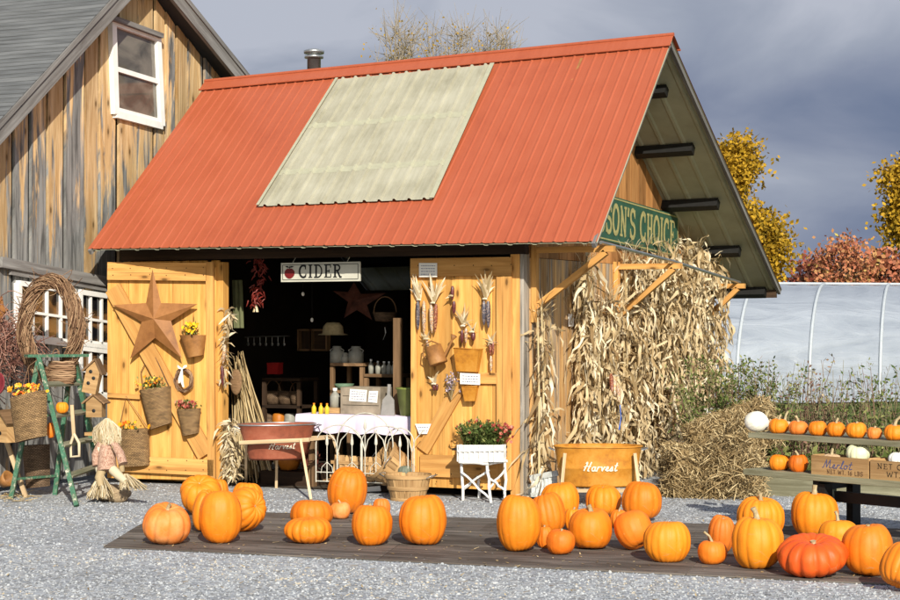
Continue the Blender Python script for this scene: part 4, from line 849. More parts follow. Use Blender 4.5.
PK = [
 (142, 190, 504, 545, 'p_pale', 'mottled salmon-orange pumpkin at the left end of the mat', dict(ribs=9, rd_=.04, tilt=14, tdir=60, stem=8)),
 (180, 222, 476, 516, 'p_or', 'tipped pumpkin behind the left group, its stem scar turned to the yard', dict(tilt=38, tdir=20, stem=2, ribs=10)),
 (209, 229, 478, 510, 'p_yel', 'yellowish pumpkin mostly hidden behind the tipped one on the left', dict(stem=0)),
 (192, 224, 491, 533, 'p_or', 'deeply lobed pumpkin squeezed behind the tall egg-shaped one', dict(ribs=7, rd_=.1, tilt=10, tdir=90, stem=0)),
 (198, 241, 490.5, 544, 'p_or', 'smooth egg-shaped pumpkin standing frontmost in the left group', dict(ribs=12, rd_=.015, stem=0, dimple=.04)),
 (224, 266, 488, 533, 'p_or', 'pumpkin lying on its side with its ribs meeting at the right', dict(tilt=72, tdir=78, stem=2, ribs=13, rd_=.05)),
 (231, 263, 481, 516, 'p_yel', 'pumpkin behind the one lying on its side, under the red tub', dict(stem=3)),
 (290, 333, 499, 529, 'p_or', 'round orange pumpkin behind the small flattened one', dict(stem=0, ribs=12, rd_=.03)),
 (284.5, 332, 517, 544, 'p_or', 'squat ribbed pumpkin in front of a round one, left of centre', dict(stem=0, ribs=14, rd_=.06, dimple=.1)),
 (328, 368, 468.5, 514, 'p_or', 'tall pale-streaked pumpkin leaning left behind the centre of the mat', dict(tilt=10, tdir=100, stem=0, ribs=14, rd_=.03)),
 (330, 351, 502, 520, 'p_pale', 'tiny salmon gourd with a pink stem beside the tall leaning pumpkin', dict(stem=6, name='gourd', ribs=6, rd_=.02, sb=(-.5, 0))),
 (351, 392, 503, 546, 'p_or', 'round fine-ribbed pumpkin with a short pale stem, left of centre', dict(ribs=18, rd_=.025, stem=7, sb=(-.4, 0))),
 (372, 390, 498, 519, 'p_pale', 'small pale pumpkin peeping out behind the fine-ribbed one', dict(stem=4)),
 (399, 447, 492.5, 545.5, 'p_or', 'tall barrel-shaped pumpkin with dirty base standing alone at the centre', dict(ribs=12, rd_=.035, stem=2)),
 (496, 541, 494, 552, 'p_yel', 'tall golden-yellow pumpkin in front of the corner post', dict(ribs=17, rd_=.02, stem=0, dimple=.05)),
 (530, 566, 493, 534, 'p_or', 'tall leaning pumpkin just right of the golden one', dict(tilt=14, tdir=260, stem=0, ribs=12)),
 (541, 580, 481, 519, 'p_yel', 'round yellow-orange pumpkin at the back, below the orange tub edge', dict(stem=4, ribs=13, rd_=.03)),
 (536, 553, 526, 549, 'p_deep', 'small dark orange pumpkin wedged beside the golden tall one', dict(stem=6, sb=(0, 0))),
 (547, 576, 529, 555.5, 'p_deep', 'small smooth round pumpkin frontmost of the middle group', dict(ribs=9, rd_=.015, stem=6, sb=(.1, 0))),
 (564, 583, 508, 532, 'p_or', 'small pumpkin peeping out left behind the round smooth one', dict(stem=6)),
 (569, 613, 507, 550, 'p_or', 'round smooth pumpkin with a thick stem in the middle group', dict(ribs=14, rd_=.012, stem=10, sb=(-.3, 0), sr=1.3)),
 (585, 621, 484, 517, 'p_or', 'deep-ribbed pumpkin at the back in front of the orange tub', dict(stem=3, rd_=.05)),
 (610, 628, 510, 529, 'p_deep', 'little pumpkin with a twisted stem behind the smooth round ones', dict(stem=7)),
 (623, 663, 480.5, 521, 'p_or', 'tall block-shaped pumpkin at the back right of the middle group', dict(ribs=14, rd_=.03, stem=0)),
 (614, 653, 511, 551, 'p_deep', 'tilted smooth dark orange pumpkin half in shade, middle group', dict(ribs=12, rd_=.012, tilt=30, tdir=250, stem=0, dimple=.06)),
 (644, 691.5, 519, 562.5, 'p_yel', 'ribbed pumpkin at the front right of the middle group', dict(ribs=20, rd_=.03, stem=4)),
 (697, 726.5, 540, 565, 'p_deep', 'small round pumpkin with a long pale stem at the front right', dict(ribs=9, rd_=.015, stem=14, sb=(-.7, 0))),
 (708, 735, 516, 554, 'p_pale', 'muted brownish pumpkin behind the long-stemmed small one', dict(stem=5, tilt=8, tdir=50)),
 (737, 785, 496, 540, 'p_or', 'wide shiny ribbed pumpkin standing behind the big front one', dict(ribs=17, rd_=.045, stem=11, sb=(-.1, 0))),
 (731, 783, 514, 569, 'p_yel', 'big straight-sided pumpkin with a tall pale stem at the front right', dict(ribs=11, rd_=.04, stem=17, sb=(-.3, 0), sr=1.3)),
 (791, 838, 490, 538, 'p_or', 'tall round pumpkin with a thick upright stem below the bench', dict(ribs=14, rd_=.03, stem=14, sb=(.05, 0), sr=1.3)),
 (818, 858, 519, 549, 'p_yel', 'yellow pumpkin sitting behind the flat red one', dict(ribs=9, rd_=.02, stem=14, sb=(-.2, 0))),
 (779, 849, 536, 577, 'p_red', 'flat wide deep-red pumpkin with warty skin', dict(ribs=13, rd_=.07, stem=6, sb=(0, 0), dimple=.2, tilt=12, tdir=0)),
 (843, 894, 521, 576, 'p_or', 'large orange pumpkin right of the flat red one', dict(ribs=13, rd_=.02, stem=7, sb=(-.1, 0))),
 (880, 927, 543, 591, 'p_yel', 'tipped ribbed pumpkin cut off at the front right corner of the mat', dict(tilt=35, tdir=150, stem=3, ribs=15, rd_=.05)),
]
for (x0, x1, yt, yb, m, lb, kw) in PK: pumpkin(x0, x1, yt, yb, m, lb, z=.014, **kw)
# mat
c = [gnd(103, 548), gnd(882, 585), gnd(960, 540), gnd(700, 511), gnd(246, 510), gnd(170, 513)]
c[1] = gnd(960, 590); mb = MB(); nb = 3
A_, B_, C_, D_ = gnd(103, 548), gnd(960, 589), gnd(985, 532), gnd(165, 511)
for i in range(nb):
    v0, v1 = i / nb, (i + 1) / nb - .008; q = [A_.lerp(D_, v0), B_.lerp(C_, v0), B_.lerp(C_, v1), A_.lerp(D_, v1)]; sg = 14
    for s_ in range(sg):
        u0, u1 = s_ / sg, (s_ + 1) / sg; f = lambda u, v: A_.lerp(B_, u).lerp(D_.lerp(C_, u), v)
        z_ = .012
        if s_ % 5 == (i * 2) % 5: u0 += .0008
        p4 = [f(u0, v0), f(u1, v0), f(u1, v1), f(u0, v1)]; L_ = (p4[1] - p4[0]).length; W_ = (p4[3] - p4[0]).length; tn = random.Random(i * 7 + (s_ + i * 2) // 5).random(); ou = s_ * L_ + i * 9.3
        mb.add([p + V((0, 0, z_)) for p in p4] + [p + V((0, 0, .003)) for p in p4], [(0, 1, 2, 3), (0, 4, 5, 1), (2, 6, 7, 3), (1, 5, 6, 2), (3, 7, 4, 0)], [[(ou, 0 + i), (ou + L_, 0 + i), (ou + L_, W_ + i), (ou, W_ + i)]] + [[(ou, 0)] * 4] * 4, tn)
props(obj('display_mat', mb, M['mat']), 'long dark weathered board mat lying on the gravel under the pumpkins', 'mat')

mb = MB(); rl_ = random.Random(9)
for i in range(420):
    u_, v_ = rl_.random(), rl_.random(); p = A_.lerp(B_, u_).lerp(D_.lerp(C_, u_), v_)
    p = p + V((0, 0, .016)); L_ = rl_.uniform(.008, .03); a_ = rl_.uniform(0, 6.3); d_ = V((math.cos(a_), math.sin(a_), rl_.uniform(0, .3))) * L_; s_ = V((-math.sin(a_), math.cos(a_), .1)) * L_ * .35
    mb.add([p - s_, p + d_ * .5 + V((0, 0, .002)) - s_ * 1.3, p + d_, p + s_], [(0, 1, 2, 3)], None, rl_.random())
props(obj('leaf_litter', mb, M['straw']), 'scattered bits of dry leaf and gravel on the dark mat', 'litter', None, 'stuff')

# ------------------------------------------------------------------ harvest tubs
def tub(name, label, rimL, rimR, base_y, rz, zr_, zb_, mat, stand, depthY, word, wpx, wh):
    a, b = rimL, rimR; c = (a + b) / 2; L = (b - a).length; t = thing(name, V((c.x, c.y, zb_)), label, 'tub'); U = (b - a).normalized(); W2 = U.cross(Zu).normalized(); Mx = Matrix((U, -W2 if W2.y > 0 else W2, Zu)).transposed(); Mx = Matrix((U, Zu.cross(U), Zu)).transposed()
    hh = zr_ - zb_; sx, sy = L / 2, L / 2 * .62; mb = MB(); tp_ = .72 if mat is M['rust_red'] else .86; q_ = lambda v_: tp_ + (1 - tp_) * v_
    mb.lathe([(.001, .012), (q_(0) - .01, .012), (q_(0), 0), (q_(.05), .02), (q_(.45), hh * .45), (q_(.5) + .015, hh * .47), (q_(.5), hh * .5), (q_(.93), hh * .93), (1.0, hh * .95), (1.015, hh), (.99, hh + .004), (q_(.93) - .02, hh * .93), (q_(0) - .02, .03), (.001, .03)], V((c.x, c.y, zb_)), 40, sx=sx, sy=sy, M=Mx); obj('basin', mb, mat, t)
    mb = MB(); rp = [V((c.x, c.y, zb_ + hh)) + Mx @ V((sx * 1.015 * math.cos(q * math.pi / 20), sy * 1.015 * math.sin(q * math.pi / 20), 0)) for q in range(41)]; mb.tube(rp, .008, 6); obj('rim', mb, M['steel'] if mat is M['rust_red'] else mat, t)
    for s_ in (-1, 1):
        mb = MB(); e_ = V((c.x, c.y, zb_ + hh * .9)) + U * s_ * sx; mb.tube([e_ + Mx @ V((0, -.06, 0)), e_ + Mx @ V((s_ * .05, -.05, .02)), e_ + Mx @ V((s_ * .05, .05, .02)), e_ + Mx @ V((0, .06, 0))], .006, 6); obj('handle', mb, M['steel'], t)
    # lettering wraps the front of the basin
    mb, s0 = MB(), MB(); Lw = text(s0, word, V((0, 0, 0)), U, Zu, 1, slant=.25, gap=.05); k = wpx / Lw; Nf = -(Mx @ V((0, 1, 0)))
    text(mb, word, V((0, 0, 0)), V((1, 0, 0)), V((0, 0, 1)), k, .13 if mat is not M['rust_red'] else .11, 0, slant=.25, gap=.05)
    out = []
    for p in mb.v:
        x = p[0] - wpx / 2; z_ = wh + p[2]; rr = q_(min(1, max(0, z_ / hh))) + .008; yy = -math.sqrt(max(.01, 1 - (x / (sx * rr)) ** 2)) * sy * rr - .008 + p[1] * .3; out.append(tuple(V((c.x, c.y, zb_)) + Mx @ V((x, yy, z_))))
    mb.v = out; obj('lettering', mb, M['script'], t); return t, c, Mx, sx, sy
G['#'] = (.8, [(1, [(.16, .8), (.26, .96), (.3, .8), (.12, .05)]), (1, [(.68, .96), (.6, .6), (.5, .05), (.66, .02)]), (.8, [(.04, .42), (.3, .52), (.72, .5)])])   # script capital H
Pc = gnd(277, 491); k = mpp(Pc)
a = Pc - RIGHT * 37 * k + V((0, .0, 0)); b = Pc + RIGHT * 37 * k + VIEW * .12; a = a - VIEW * .12
zr_ = at(276, 424, 'Y', Pc.y).z; zb_ = at(276, 459, 'Y', Pc.y).z; a.z = b.z = zr_
tub('wash_tub', 'rusty red oval wash tub lettered Harvest on a slender wooden stand', a, b, 0, 0, zr_, zb_, M['rust_red'], 0, 0, '#arvest', 27 * k, (zr_ - zb_) * .32)
st = thing('tub_stand', Pc, 'pale wooden stand carrying the red wash tub', 'stand'); zs = at(277, 442, 'Y', Pc.y - .2).z
def leg(parent, p, q, w_=.03, mat='tanwood', nm='leg'): mb = MB(); mb.beam(p, q, w_, w_ * .8, RIGHT); return obj(nm, mb, M[mat], parent)
fy = -.24; fl, fr_ = at(246, 443, 'Y', Pc.y + fy - .1), at(303, 440, 'Y', Pc.y + fy + .02)
leg(st, fl + RIGHT * -.06, fr_ + RIGHT * .06, .035, nm='rail'); leg(st, V((fl.x, fl.y, fl.z)), gnd(246, 484)); leg(st, fr_ + V((-.02, -.01, .0)), gnd(311, 500))
bl_, br2 = fl + V((.05, .48, 0)), fr_ + V((.05, .48, 0)); leg(st, bl_, br2, .035, nm='rail'); leg(st, bl_, V((bl_.x - .08, bl_.y + .12, 0))); leg(st, br2, V((br2.x + .12, br2.y + .1, 0))); leg(st, fl + V((0, 0, .0)), bl_, .03, nm='rail'); leg(st, fr_, br2, .03, nm='rail')
Pc = gnd(598, 504); k = mpp(Pc); zr_ = at(598, 446, 'Y', Pc.y).z; zb_ = at(598, 486, 'Y', Pc.y).z
a, b = Pc - RIGHT * 43.5 * k, Pc + RIGHT * 43.5 * k; a.z = b.z = zr_
tub('wash_tub', 'rusty orange oval wash tub lettered Harvest at the shed corner', a, b, 0, 0, zr_, zb_, M['rust_or'], 0, 0, '#arvest', 34 * k, (zr_ - zb_) * .42)
VF = V((VIEW.x, VIEW.y, 0)).normalized()
st = thing('tub_stand', Pc, 'pale wooden stand carrying the orange wash tub', 'stand')
for sx in (-1, 1):
    for dy in (-.2, .2): leg(st, Pc + RIGHT * sx * 34.5 * k + VF * dy + Zu * (zr_ - .05 if dy < 0 else zb_), Pc + RIGHT * sx * 40 * k + VF * dy * 1.3, .035)
for dy in (-.22, .22): leg(st, Pc - RIGHT * 38 * k + VF * dy + Zu * (zb_ - .02), Pc + RIGHT * 38 * k + VF * dy + Zu * (zb_ - .02), .03, nm='rail')

# ------------------------------------------------------------------ white twig plant stand with flowers
Pc = gnd(482, 500); k = mpp(Pc); t = thing('plant_stand', Pc, 'white rustic twig plant stand with crossed braces before the right door', 'plant stand')
q = lambda x, y, dy=0: at(x, y, 'Y', Pc.y + dy)
def wob(a, b, r, n=5, j=.008): a, b = V(a), V(b); return [a.lerp(b, i / n) + (rv(j, j, j) if 0 < i < n else V((0, 0, 0))) for i in range(n + 1)], r
def stick(parent, a, b, r=.014, nm='leg', mat='twigwhite', j=.008): mb = MB(); pts, r = wob(a, b, r, j=j); mb.tube(pts, r, 7); return obj(nm, mb, M[mat], parent)
for (x0, y0, x1, y1, dy) in ((461, 446, 463, 504, -.15), (487, 464, 491, 504, -.19), (505, 448, 505, 500, -.02), (478, 464, 479, 500, .15)):
    p, g_ = q(x0, y0, dy), q(x1, y1, dy); g_.z = .0; stick(t, p, g_, .014)
for (x0, y0, x1, y1, dy) in ((461, 472, 491, 500, -.19), (463, 488, 489, 470, -.13), (489, 478, 506, 491, -.12), (490, 488, 505, 470, -.1), (463, 490, 478, 476, .1)): stick(t, q(x0, y0, dy), q(x1, y1, dy), .011, 'brace')
for (x0, y0, x1, y1, dy) in ((459, 462, 488, 464, -.2), (488, 464, 507, 461, -.15)): stick(t, q(x0, y0, dy), q(x1, y1, dy), .014, 'rail')
t = thing('planter_box', q(482, 462), 'white painted bark planter box on the twig stand', 'planter'); mb = MB(); ux = RIGHT
for i in range(9): x_ = 459 + 44.5 * (i + .5) / 9; mb.beam(q(x_, 445, -.2), q(x_, 462, -.2), .045, .012, VIEW)
for i in range(5): p = q(503.5, 453, -.2 + i * .085 + .04); mb.box(p, (.014, .08, .15))
for i in range(5): p = q(459.5, 453, -.2 + i * .085 + .04); mb.box(p, (.014, .08, .15))
mb.beam(q(459, 453, .22), q(504, 453, .22), .012, .15, Zu); mb.beam(q(458, 451, -.21), q(504, 450, -.21), .018, .02); obj('box', mb, M['twigwhite'], t)
mb = MB(); mb.beam(q(461, 448, 0), q(502, 448, 0), .38, .02); obj('soil', mb, M['dark'], t)
bq = thing('chrysanthemum', q(483, 445), 'bushy plant with small dusty red flowers in the white planter', 'plant'); mb, mf = MB(), MB()
for i in range(170):
    a = q(random.uniform(464, 500), 446, random.uniform(-.15, .15)); x_ = random.uniform(456, 511); y_ = 436 - 17 * math.sqrt(max(0, 1 - ((x_ - 483) / 32) ** 2)) * random.uniform(.2, 1); b = q(x_, y_, random.uniform(-.22, .2)); mb.tube([a, a.lerp(b, .5) + Zu * .02, b], .0025, 3, .3, False)
    for j in range(6): leafquad(mb, a.lerp(b, random.uniform(.3, 1)), .045, .02, rv() + Zu * .4)
    if random.random() < .3: blossom(mf, b, random.uniform(.01, .018), 6)
for i in range(34): blossom(mf, q(random.uniform(492, 513), random.uniform(423, 443), random.uniform(-.2, .1)), .017)
obj('foliage', mb, M['gleaf'], bq); obj('flowers', mf, M['flower_red'], bq)

# ------------------------------------------------------------------ counter with lilac cloth, trellis and baskets
t0 = thing('counter', (-1.9, .55, 0), 'plain trestle counter standing under the lilac cloth in the doorway', 'table'); TY = .15
ta, tb = at(298, 414, 'Y', TY), at(411, 414, 'Y', TY); zt = ta.z
mb = MB(); mb.box(((ta.x + tb.x) / 2 + .1, TY + .36, zt - .025), (tb.x - ta.x + .1, .68, .035)); obj('tabletop', mb, M['midwood'], t0)
for x_ in (ta.x + .12, tb.x):
    for y_ in (TY + .08, TY + .6): mb = MB(); mb.box((x_, y_, (zt - .045) / 2), (.06, .06, zt - .045)); obj('leg', mb, M['midwood'], t0)
mb = MB(); n = 60; x0, x1 = ta.x - .02, tb.x + .25; vs_ = []; rows = [(.72, 0), (.3, 0), (.0, 0), (-.012, -.02), (-.02, -.09), (-.03, -.17)]
for j, (dy, dz) in enumerate(rows):
    for i in range(n + 1):
        x_ = x0 + (x1 - x0) * i / n; f = .012 * math.sin(i * .9) * (abs(dz) / .17) + .006 * math.sin(i * 2.3 + 1) * (abs(dz) / .17); vs_.append(V((x_, TY + dy - f, zt + dz * (1 + .06 * math.sin(i * .5)))))
fs = [(j * (n + 1) + i, (j + 1) * (n + 1) + i, (j + 1) * (n + 1) + i + 1, j * (n + 1) + i + 1) for j in range(len(rows) - 1) for i in range(n)]; mb.add(vs_, fs, None, .5, True)
mb.add([V((x0, TY, zt)), V((x0, TY + .72, zt)), V((x0 - .01, TY + .72, zt - .2)), V((x0 - .01, TY - .02, zt - .18))], [(0, 1, 2, 3)], None, .5); props(obj('tablecloth', mb, M['cloth']), 'pale lilac cloth hanging over the front of the counter', 'tablecloth')
# wrought wire trellis
t = thing('wire_trellis', gnd(365, 484), 'cream wire garden trellis with overlapping arches and spear finials', 'trellis'); ty = -.25
w3 = lambda x, y, dy=0: at(x, y, 'Y', ty + dy); mb = MB()
def arch(xa, xb, yt, ys=444, yb=482, dy=0, r=.006):
    n = 16; pts = [w3(xa, yb, dy)] + [w3((xa + xb) / 2 - (xb - xa) / 2 * math.cos(math.pi * i / n), ys - (ys - yt) * math.sin(math.pi * i / n), dy) for i in range(n + 1)] + [w3(xb, yb, dy)]; mb.tube(pts, r, 6)
for a_ in ((316, 362, 425), (337, 393, 413), (361, 408, 426), (385, 414, 428)): arch(*a_, dy=random.uniform(-.02, .02))
for cx_ in (338, 365, 386, 412): 
    for sg in (-1, 1): mb.tube([w3(cx_, 482), w3(cx_, 452), w3(cx_ + sg * 3, 440), w3(cx_ + sg * 12, 430)], .005, 6)
mb.tube([w3(316, 472), w3(414, 475)], .005, 6); mb.tube([w3(316, 481), w3(414, 484)], .005, 6); obj('arches', mb, M['wire'], t)
for x_, yt in ((327, 438), (352, 438), (376, 438), (400, 440), (365, 422)):
    mb = MB(); mb.tube([w3(x_, 482), w3(x_, yt)], .005, 6); p = w3(x_, yt + 8); mb.lathe([(.006, 0), (.016, .02), (.014, .05), (.003, .11)], p, 8); obj('spear', mb, M['wire'], t)
for x_ in (327, 352, 376): mb = MB(); [mb.tube([w3(x_, 462), w3(x_ + s * 5, 467), w3(x_ + s * 6, 473)], .004, 5) for s in (-1, 1)]; obj('scroll', mb, M['wire'], t)
# bushel baskets
def bushel(label, P, r, hh, tiltv=None, mat='crate', handle=True):
    t = thing('bushel_basket', P, label, 'basket', 'slatted bushel baskets by the doorway'); Mx = (V(tiltv).normalized().to_track_quat('Z', 'Y').to_matrix() if tiltv else Matrix.Identity(3)); mb = MB(); n = 22; P = V(P)
    for i in range(n):
        a = 2 * math.pi * i / n; c_, s_ = math.cos(a), math.sin(a); T = V((-s_, c_, 0)) * math.pi / n * .92; z1 = hh
        b0, b1 = V((c_, s_, 0)) * r * .72, V((c_, s_, 0)) * r + V((0, 0, z1)); th = V((c_, s_, 0)) * -.006
        ps = [P + Mx @ p for p in (b0 - T * r * .72, b0 + T * r * .72, b1 + T * r, b1 - T * r)]; L_ = (ps[3] - ps[0]).length; u_ = random.uniform(0, 20); tn = random.random(); Wd_ = .05
        uv_ = [[(u_, 0), (u_, Wd_), (u_ + L_, Wd_), (u_ + L_, 0)]]; mb.add(ps, [(0, 1, 2, 3)], uv_, tn); mb.add([p + Mx @ th for p in ps], [(3, 2, 1, 0)], uv_, tn)
    mb.lathe([(.001, .006), (r * .7, .006)], P, n, M=Mx); obj('slats', mb, M[mat], t)
    for z_ in (.04, .5, .95):
        mb = MB(); rr = r * (.72 + .28 * z_) + .005; mb.lathe([(rr, hh * z_ - .018), (rr + .004, hh * z_), (rr, hh * z_ + .018)], P, n * 2, M=Mx); obj('hoop', mb, M[mat], t)
    if handle:
        for s_ in (-1, 1): mb = MB(); mb.tube([P + Mx @ V((s_ * r, -.05, hh * .9)), P + Mx @ V((s_ * (r + .06), -.05, hh * 1.02)), P + Mx @ V((s_ * (r + .06), .05, hh * 1.02)), P + Mx @ V((s_ * r, .05, hh * .9))], .004, 5); obj('handle', mb, M['steel'], t)
    return t
k = .0088
p = gnd(408, 500); bushel('slatted bushel basket with wire handles standing frontmost by the right door', p, 24 * k, .23)
pumpkin(398, 412, 466, 479, 'p_grey', 'little grey-green squash lying in the front bushel basket', z=.18, group=None, name='squash', stem=2)
p = gnd(400, 494); bushel('bushel basket tipped over towards the doorway behind the front basket', V((p.x + .08, p.y - .05, .16)), 23 * k, .3, (-.75, -.7, .75))
p = at(352, 486, 'Z', .0); t = thing('slatted_crate', p, 'pale slatted fruit crate tilted under the counter', 'crate'); mb = MB()
for i in range(7):
    x_ = 332 + 40 * (i + .5) / 7; mb.beam(at(x_ + 2, 455 + i * .4, 'Y', -.05), at(x_, 480 + i * .5, 'Y', -.15), .045, .01, VIEW)
for i in range(7): x_ = 334 + 38 * (i + .5) / 7; mb.beam(at(x_ + 2, 457, 'Y', .2), at(x_, 480, 'Y', .15), .045, .01, VIEW)
mb.beam(at(331, 462, 'Y', -.1), at(374, 464, 'Y', -.1), .03, .012, VIEW); mb.beam(at(330, 476, 'Y', -.16), at(374, 479, 'Y', -.16), .03, .012, VIEW); mb.beam(at(330, 479, 'Y', 0.02), at(374, 481, 'Y', 0.02), .28, .015); obj('slats', mb, M['crate'], t)
card('white slat board lying low beside the tipped basket', ((366, 487), (380, 486), (381, 491), (366, 492)), -.05, M['white'], cat='board', name='board', lines=0)
# goods on the counter
def on(x, y, dy=.3): return at(x, y, 'Y', TY + dy)
P0 = on(343, 413, .22); mb = MB(); t = thing('wooden_crate', V((P0.x + .15, P0.y, zt)), 'old grey-brown wooden crate with two paper notes on the counter', 'crate')
ca, cb = on(342, 412, .18), on(380, 412, .18); hC = on(342, 387, .18).z - zt
for i in range(3): mb.beam(V((ca.x, ca.y, zt + .045 + i * hC / 3)), V((cb.x, cb.y, zt + .045 + i * hC / 3)), .015, hC / 3 - .006)
for x_ in (ca.x, cb.x): mb.box((x_, ca.y + .12, zt + hC / 2), (.02, .26, hC))
mb.beam(V((ca.x, ca.y + .24, zt + hC / 2)), V((cb.x, cb.y + .24, zt + hC / 2)), .015, hC); obj('crate_boards', mb, plain('old_crate', C(.3, .25, .19), .8, .4, 8), t)
PFc = lambda x, y, off=0: at(x, y, 'Y', TY + .165 - off)
card('white handwritten note on the left of the counter crate', ((350, 389), (367, 390), (366, 402), (349, 401)), 0, M['cream'], PFc, 'note', 'paper_note', 4); card('smaller white note on the right of the counter crate', ((369, 391), (378, 391), (377, 403), (368, 402)), 0, M['cream'], PFc, 'note', 'paper_note', 3)
def bottle(P, r, h_, mat, label, group=None, cat='bottle', cap='white', name='bottle'):
    t = thing(name, P, label, cat, group); mb = MB(); mb.lathe([(.001, 0), (r, 0), (r, h_ * .55), (r * .75, h_ * .68), (r * .4, h_ * .78), (r * .38, h_ * .88)], P, 14); obj('glass_body', mb, mat, t); mb = MB(); mb.lathe([(r * .45, h_ * .86), (r * .45, h_), (.001, h_)], P, 12); obj('cap', mb, M[cap], t)
for i, x_ in enumerate((314, 321, 327)): P = on(x_, 413, .1); P.z = zt; bottle(P, .023, .105, M['yellow'], ('leftmost', 'middle', 'rightmost')[i] + ' of three small yellow bottles on the lilac cloth', 'yellow bottles on the counter', cap='p_yel')
P = on(334, 412, .25); P.z = zt; mb = MB(); mb.box(P + V((.0, 0, .03)), (.19, .14, .05)); props(obj('low_tray', mb, M['crate']), 'small pale wooden tray behind the yellow bottles', 'tray')
P = on(335, 405, .35); P.z = zt + .055; bottle(P, .05, .19, M['milk'], 'grey stoneware jug left of the counter crate', cat='jug', name='jug', cap='cream')
# pointed wooden scoop board and olive tub
a = on(388, 412, .12); t = thing('shaped_board', V((a.x, a.y, zt)), 'grey house-shaped board leaning beside the olive tub', 'board'); mb = MB(); mb.prism([(-.075, 0), (.075, 0), (.06, .15), (.015, .2), (.015, .3), (-.015, .3), (-.015, .2), (-.06, .15)], V((a.x, a.y, zt)), V((1, 0, 0)), V((0, .12, 1)).normalized(), .015); obj('board', mb, M['boardgrey'], t)
a = on(407, 412, .2); mb = MB(); mb.lathe([(.001, 0), (.1, 0), (.135, .25), (.145, .255), (.145, .27), (.128, .265), (.095, .01), (.001, .01)], V((a.x + .04, a.y, zt)), 28); props(obj('olive_tub', mb, M['olive']), 'olive green plastic tub at the right end of the counter', 'tub')

# ------------------------------------------------------------------ dim interior
def inn(x, y, Y): return at(x, y, 'Y', Y)
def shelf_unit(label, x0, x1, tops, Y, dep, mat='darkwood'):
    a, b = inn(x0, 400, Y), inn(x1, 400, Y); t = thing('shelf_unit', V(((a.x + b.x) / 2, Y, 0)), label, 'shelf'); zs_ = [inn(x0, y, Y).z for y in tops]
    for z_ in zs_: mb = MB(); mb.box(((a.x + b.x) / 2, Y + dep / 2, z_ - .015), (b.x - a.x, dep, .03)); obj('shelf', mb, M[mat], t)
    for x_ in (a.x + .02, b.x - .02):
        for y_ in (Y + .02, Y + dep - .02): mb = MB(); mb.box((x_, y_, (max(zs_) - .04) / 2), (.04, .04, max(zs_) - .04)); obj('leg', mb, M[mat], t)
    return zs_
Y1 = 1.2
z1 = shelf_unit('brown shelf unit carrying three grey milk cans', 330, 363, (363, 390), Y1, .4, 'midwood')[0]
for x_, h_, r_, lb in ((337, 18, .075, 'left large milk can on the brown shelf'), (345, 11, .045, 'small milk can between the two large ones'), (356, 18, .08, 'right large milk can on the brown shelf')):
    P = inn(x_, 362, Y1 + .12); P.z = z1; hh = h_ * .0096; t = thing('milk_can', P, lb, 'milk can', 'milk cans on the brown shelf'); mb = MB(); mb.lathe([(.001, 0), (r_, 0), (r_, hh * .6), (r_ * .6, hh * .78), (r_ * .62, hh), (.001, hh)], P, 18); obj('can', mb, M['milk'], t)
    mb = MB(); [mb.tube([P + V((s * r_ * .9, 0, hh * .6)), P + V((s * r_ * 1.1, 0, hh * .75)), P + V((s * r_ * .6, 0, hh * .88))], .006, 5) for s in (-1, 1)]; obj('handles', mb, M['milk'], t)
z2 = shelf_unit('dark low shelf of small jars right of the milk cans', 364, 398, (374,), Y1, .3, 'midwood')[0]
for i, x_ in enumerate((371, 378, 384, 389, 394)): P = inn(x_, 373, Y1 + .1); P.z = z2; bottle(P, .028, .13 if i else .15, M['milk'], f"{('first', 'second', 'third', 'fourth', 'fifth')[i]} small pale-capped jar from the left on the dark shelf", 'jars on the dark shelf', 'jar', name='jar')
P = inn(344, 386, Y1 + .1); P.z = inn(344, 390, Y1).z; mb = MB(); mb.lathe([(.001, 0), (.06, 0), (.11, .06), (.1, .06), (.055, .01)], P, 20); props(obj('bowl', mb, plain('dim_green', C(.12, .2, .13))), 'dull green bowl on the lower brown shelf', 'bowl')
shelf_unit('dark shelf unit of baskets at the back left of the shed', 262, 300, (378, 405, 430), 1.6, .4)
for x_, y_, Y_, r_, m, lb in ((273, 404, 1.62, .09, 'wickerd', 'round dark basket on the back shelf, left'), (286, 404, 1.66, .1, 'wickerd', 'round reddish basket with a hoop handle on the back shelf'), (296, 404, 1.62, .07, 'wickerd', 'narrow basket at the right end of the back shelf')):
    P = inn(x_, y_, Y_ + .15); t = thing('round_basket', P, lb, 'basket'); mb = MB(); mb.lathe([(.001, 0), (r_ * .8, 0), (r_, .14), (r_ * .9, .14), (r_ * .7, .01)], P, 18); obj('basket', mb, M[m], t); mb = MB(); mb.tube([P + V((r_ * math.cos(q), 0, .14 + r_ * 1.3 * math.sin(q))) for q in [math.pi * i / 10 for i in range(11)]], .006, 5); obj('handle', mb, M['twig'], t)
P = inn(275, 369, 1.75); mb = MB(); mb.box(P, (.14, .1, .11)); t = thing('red_tin', P, 'red square tin on the back shelf', 'tin'); obj('tin_body', mb, M['redplastic'], t); mb = MB(); mb.box(P + V((0, 0, .062)), (.145, .105, .014)); obj('lid', mb, M['redplastic'], t)
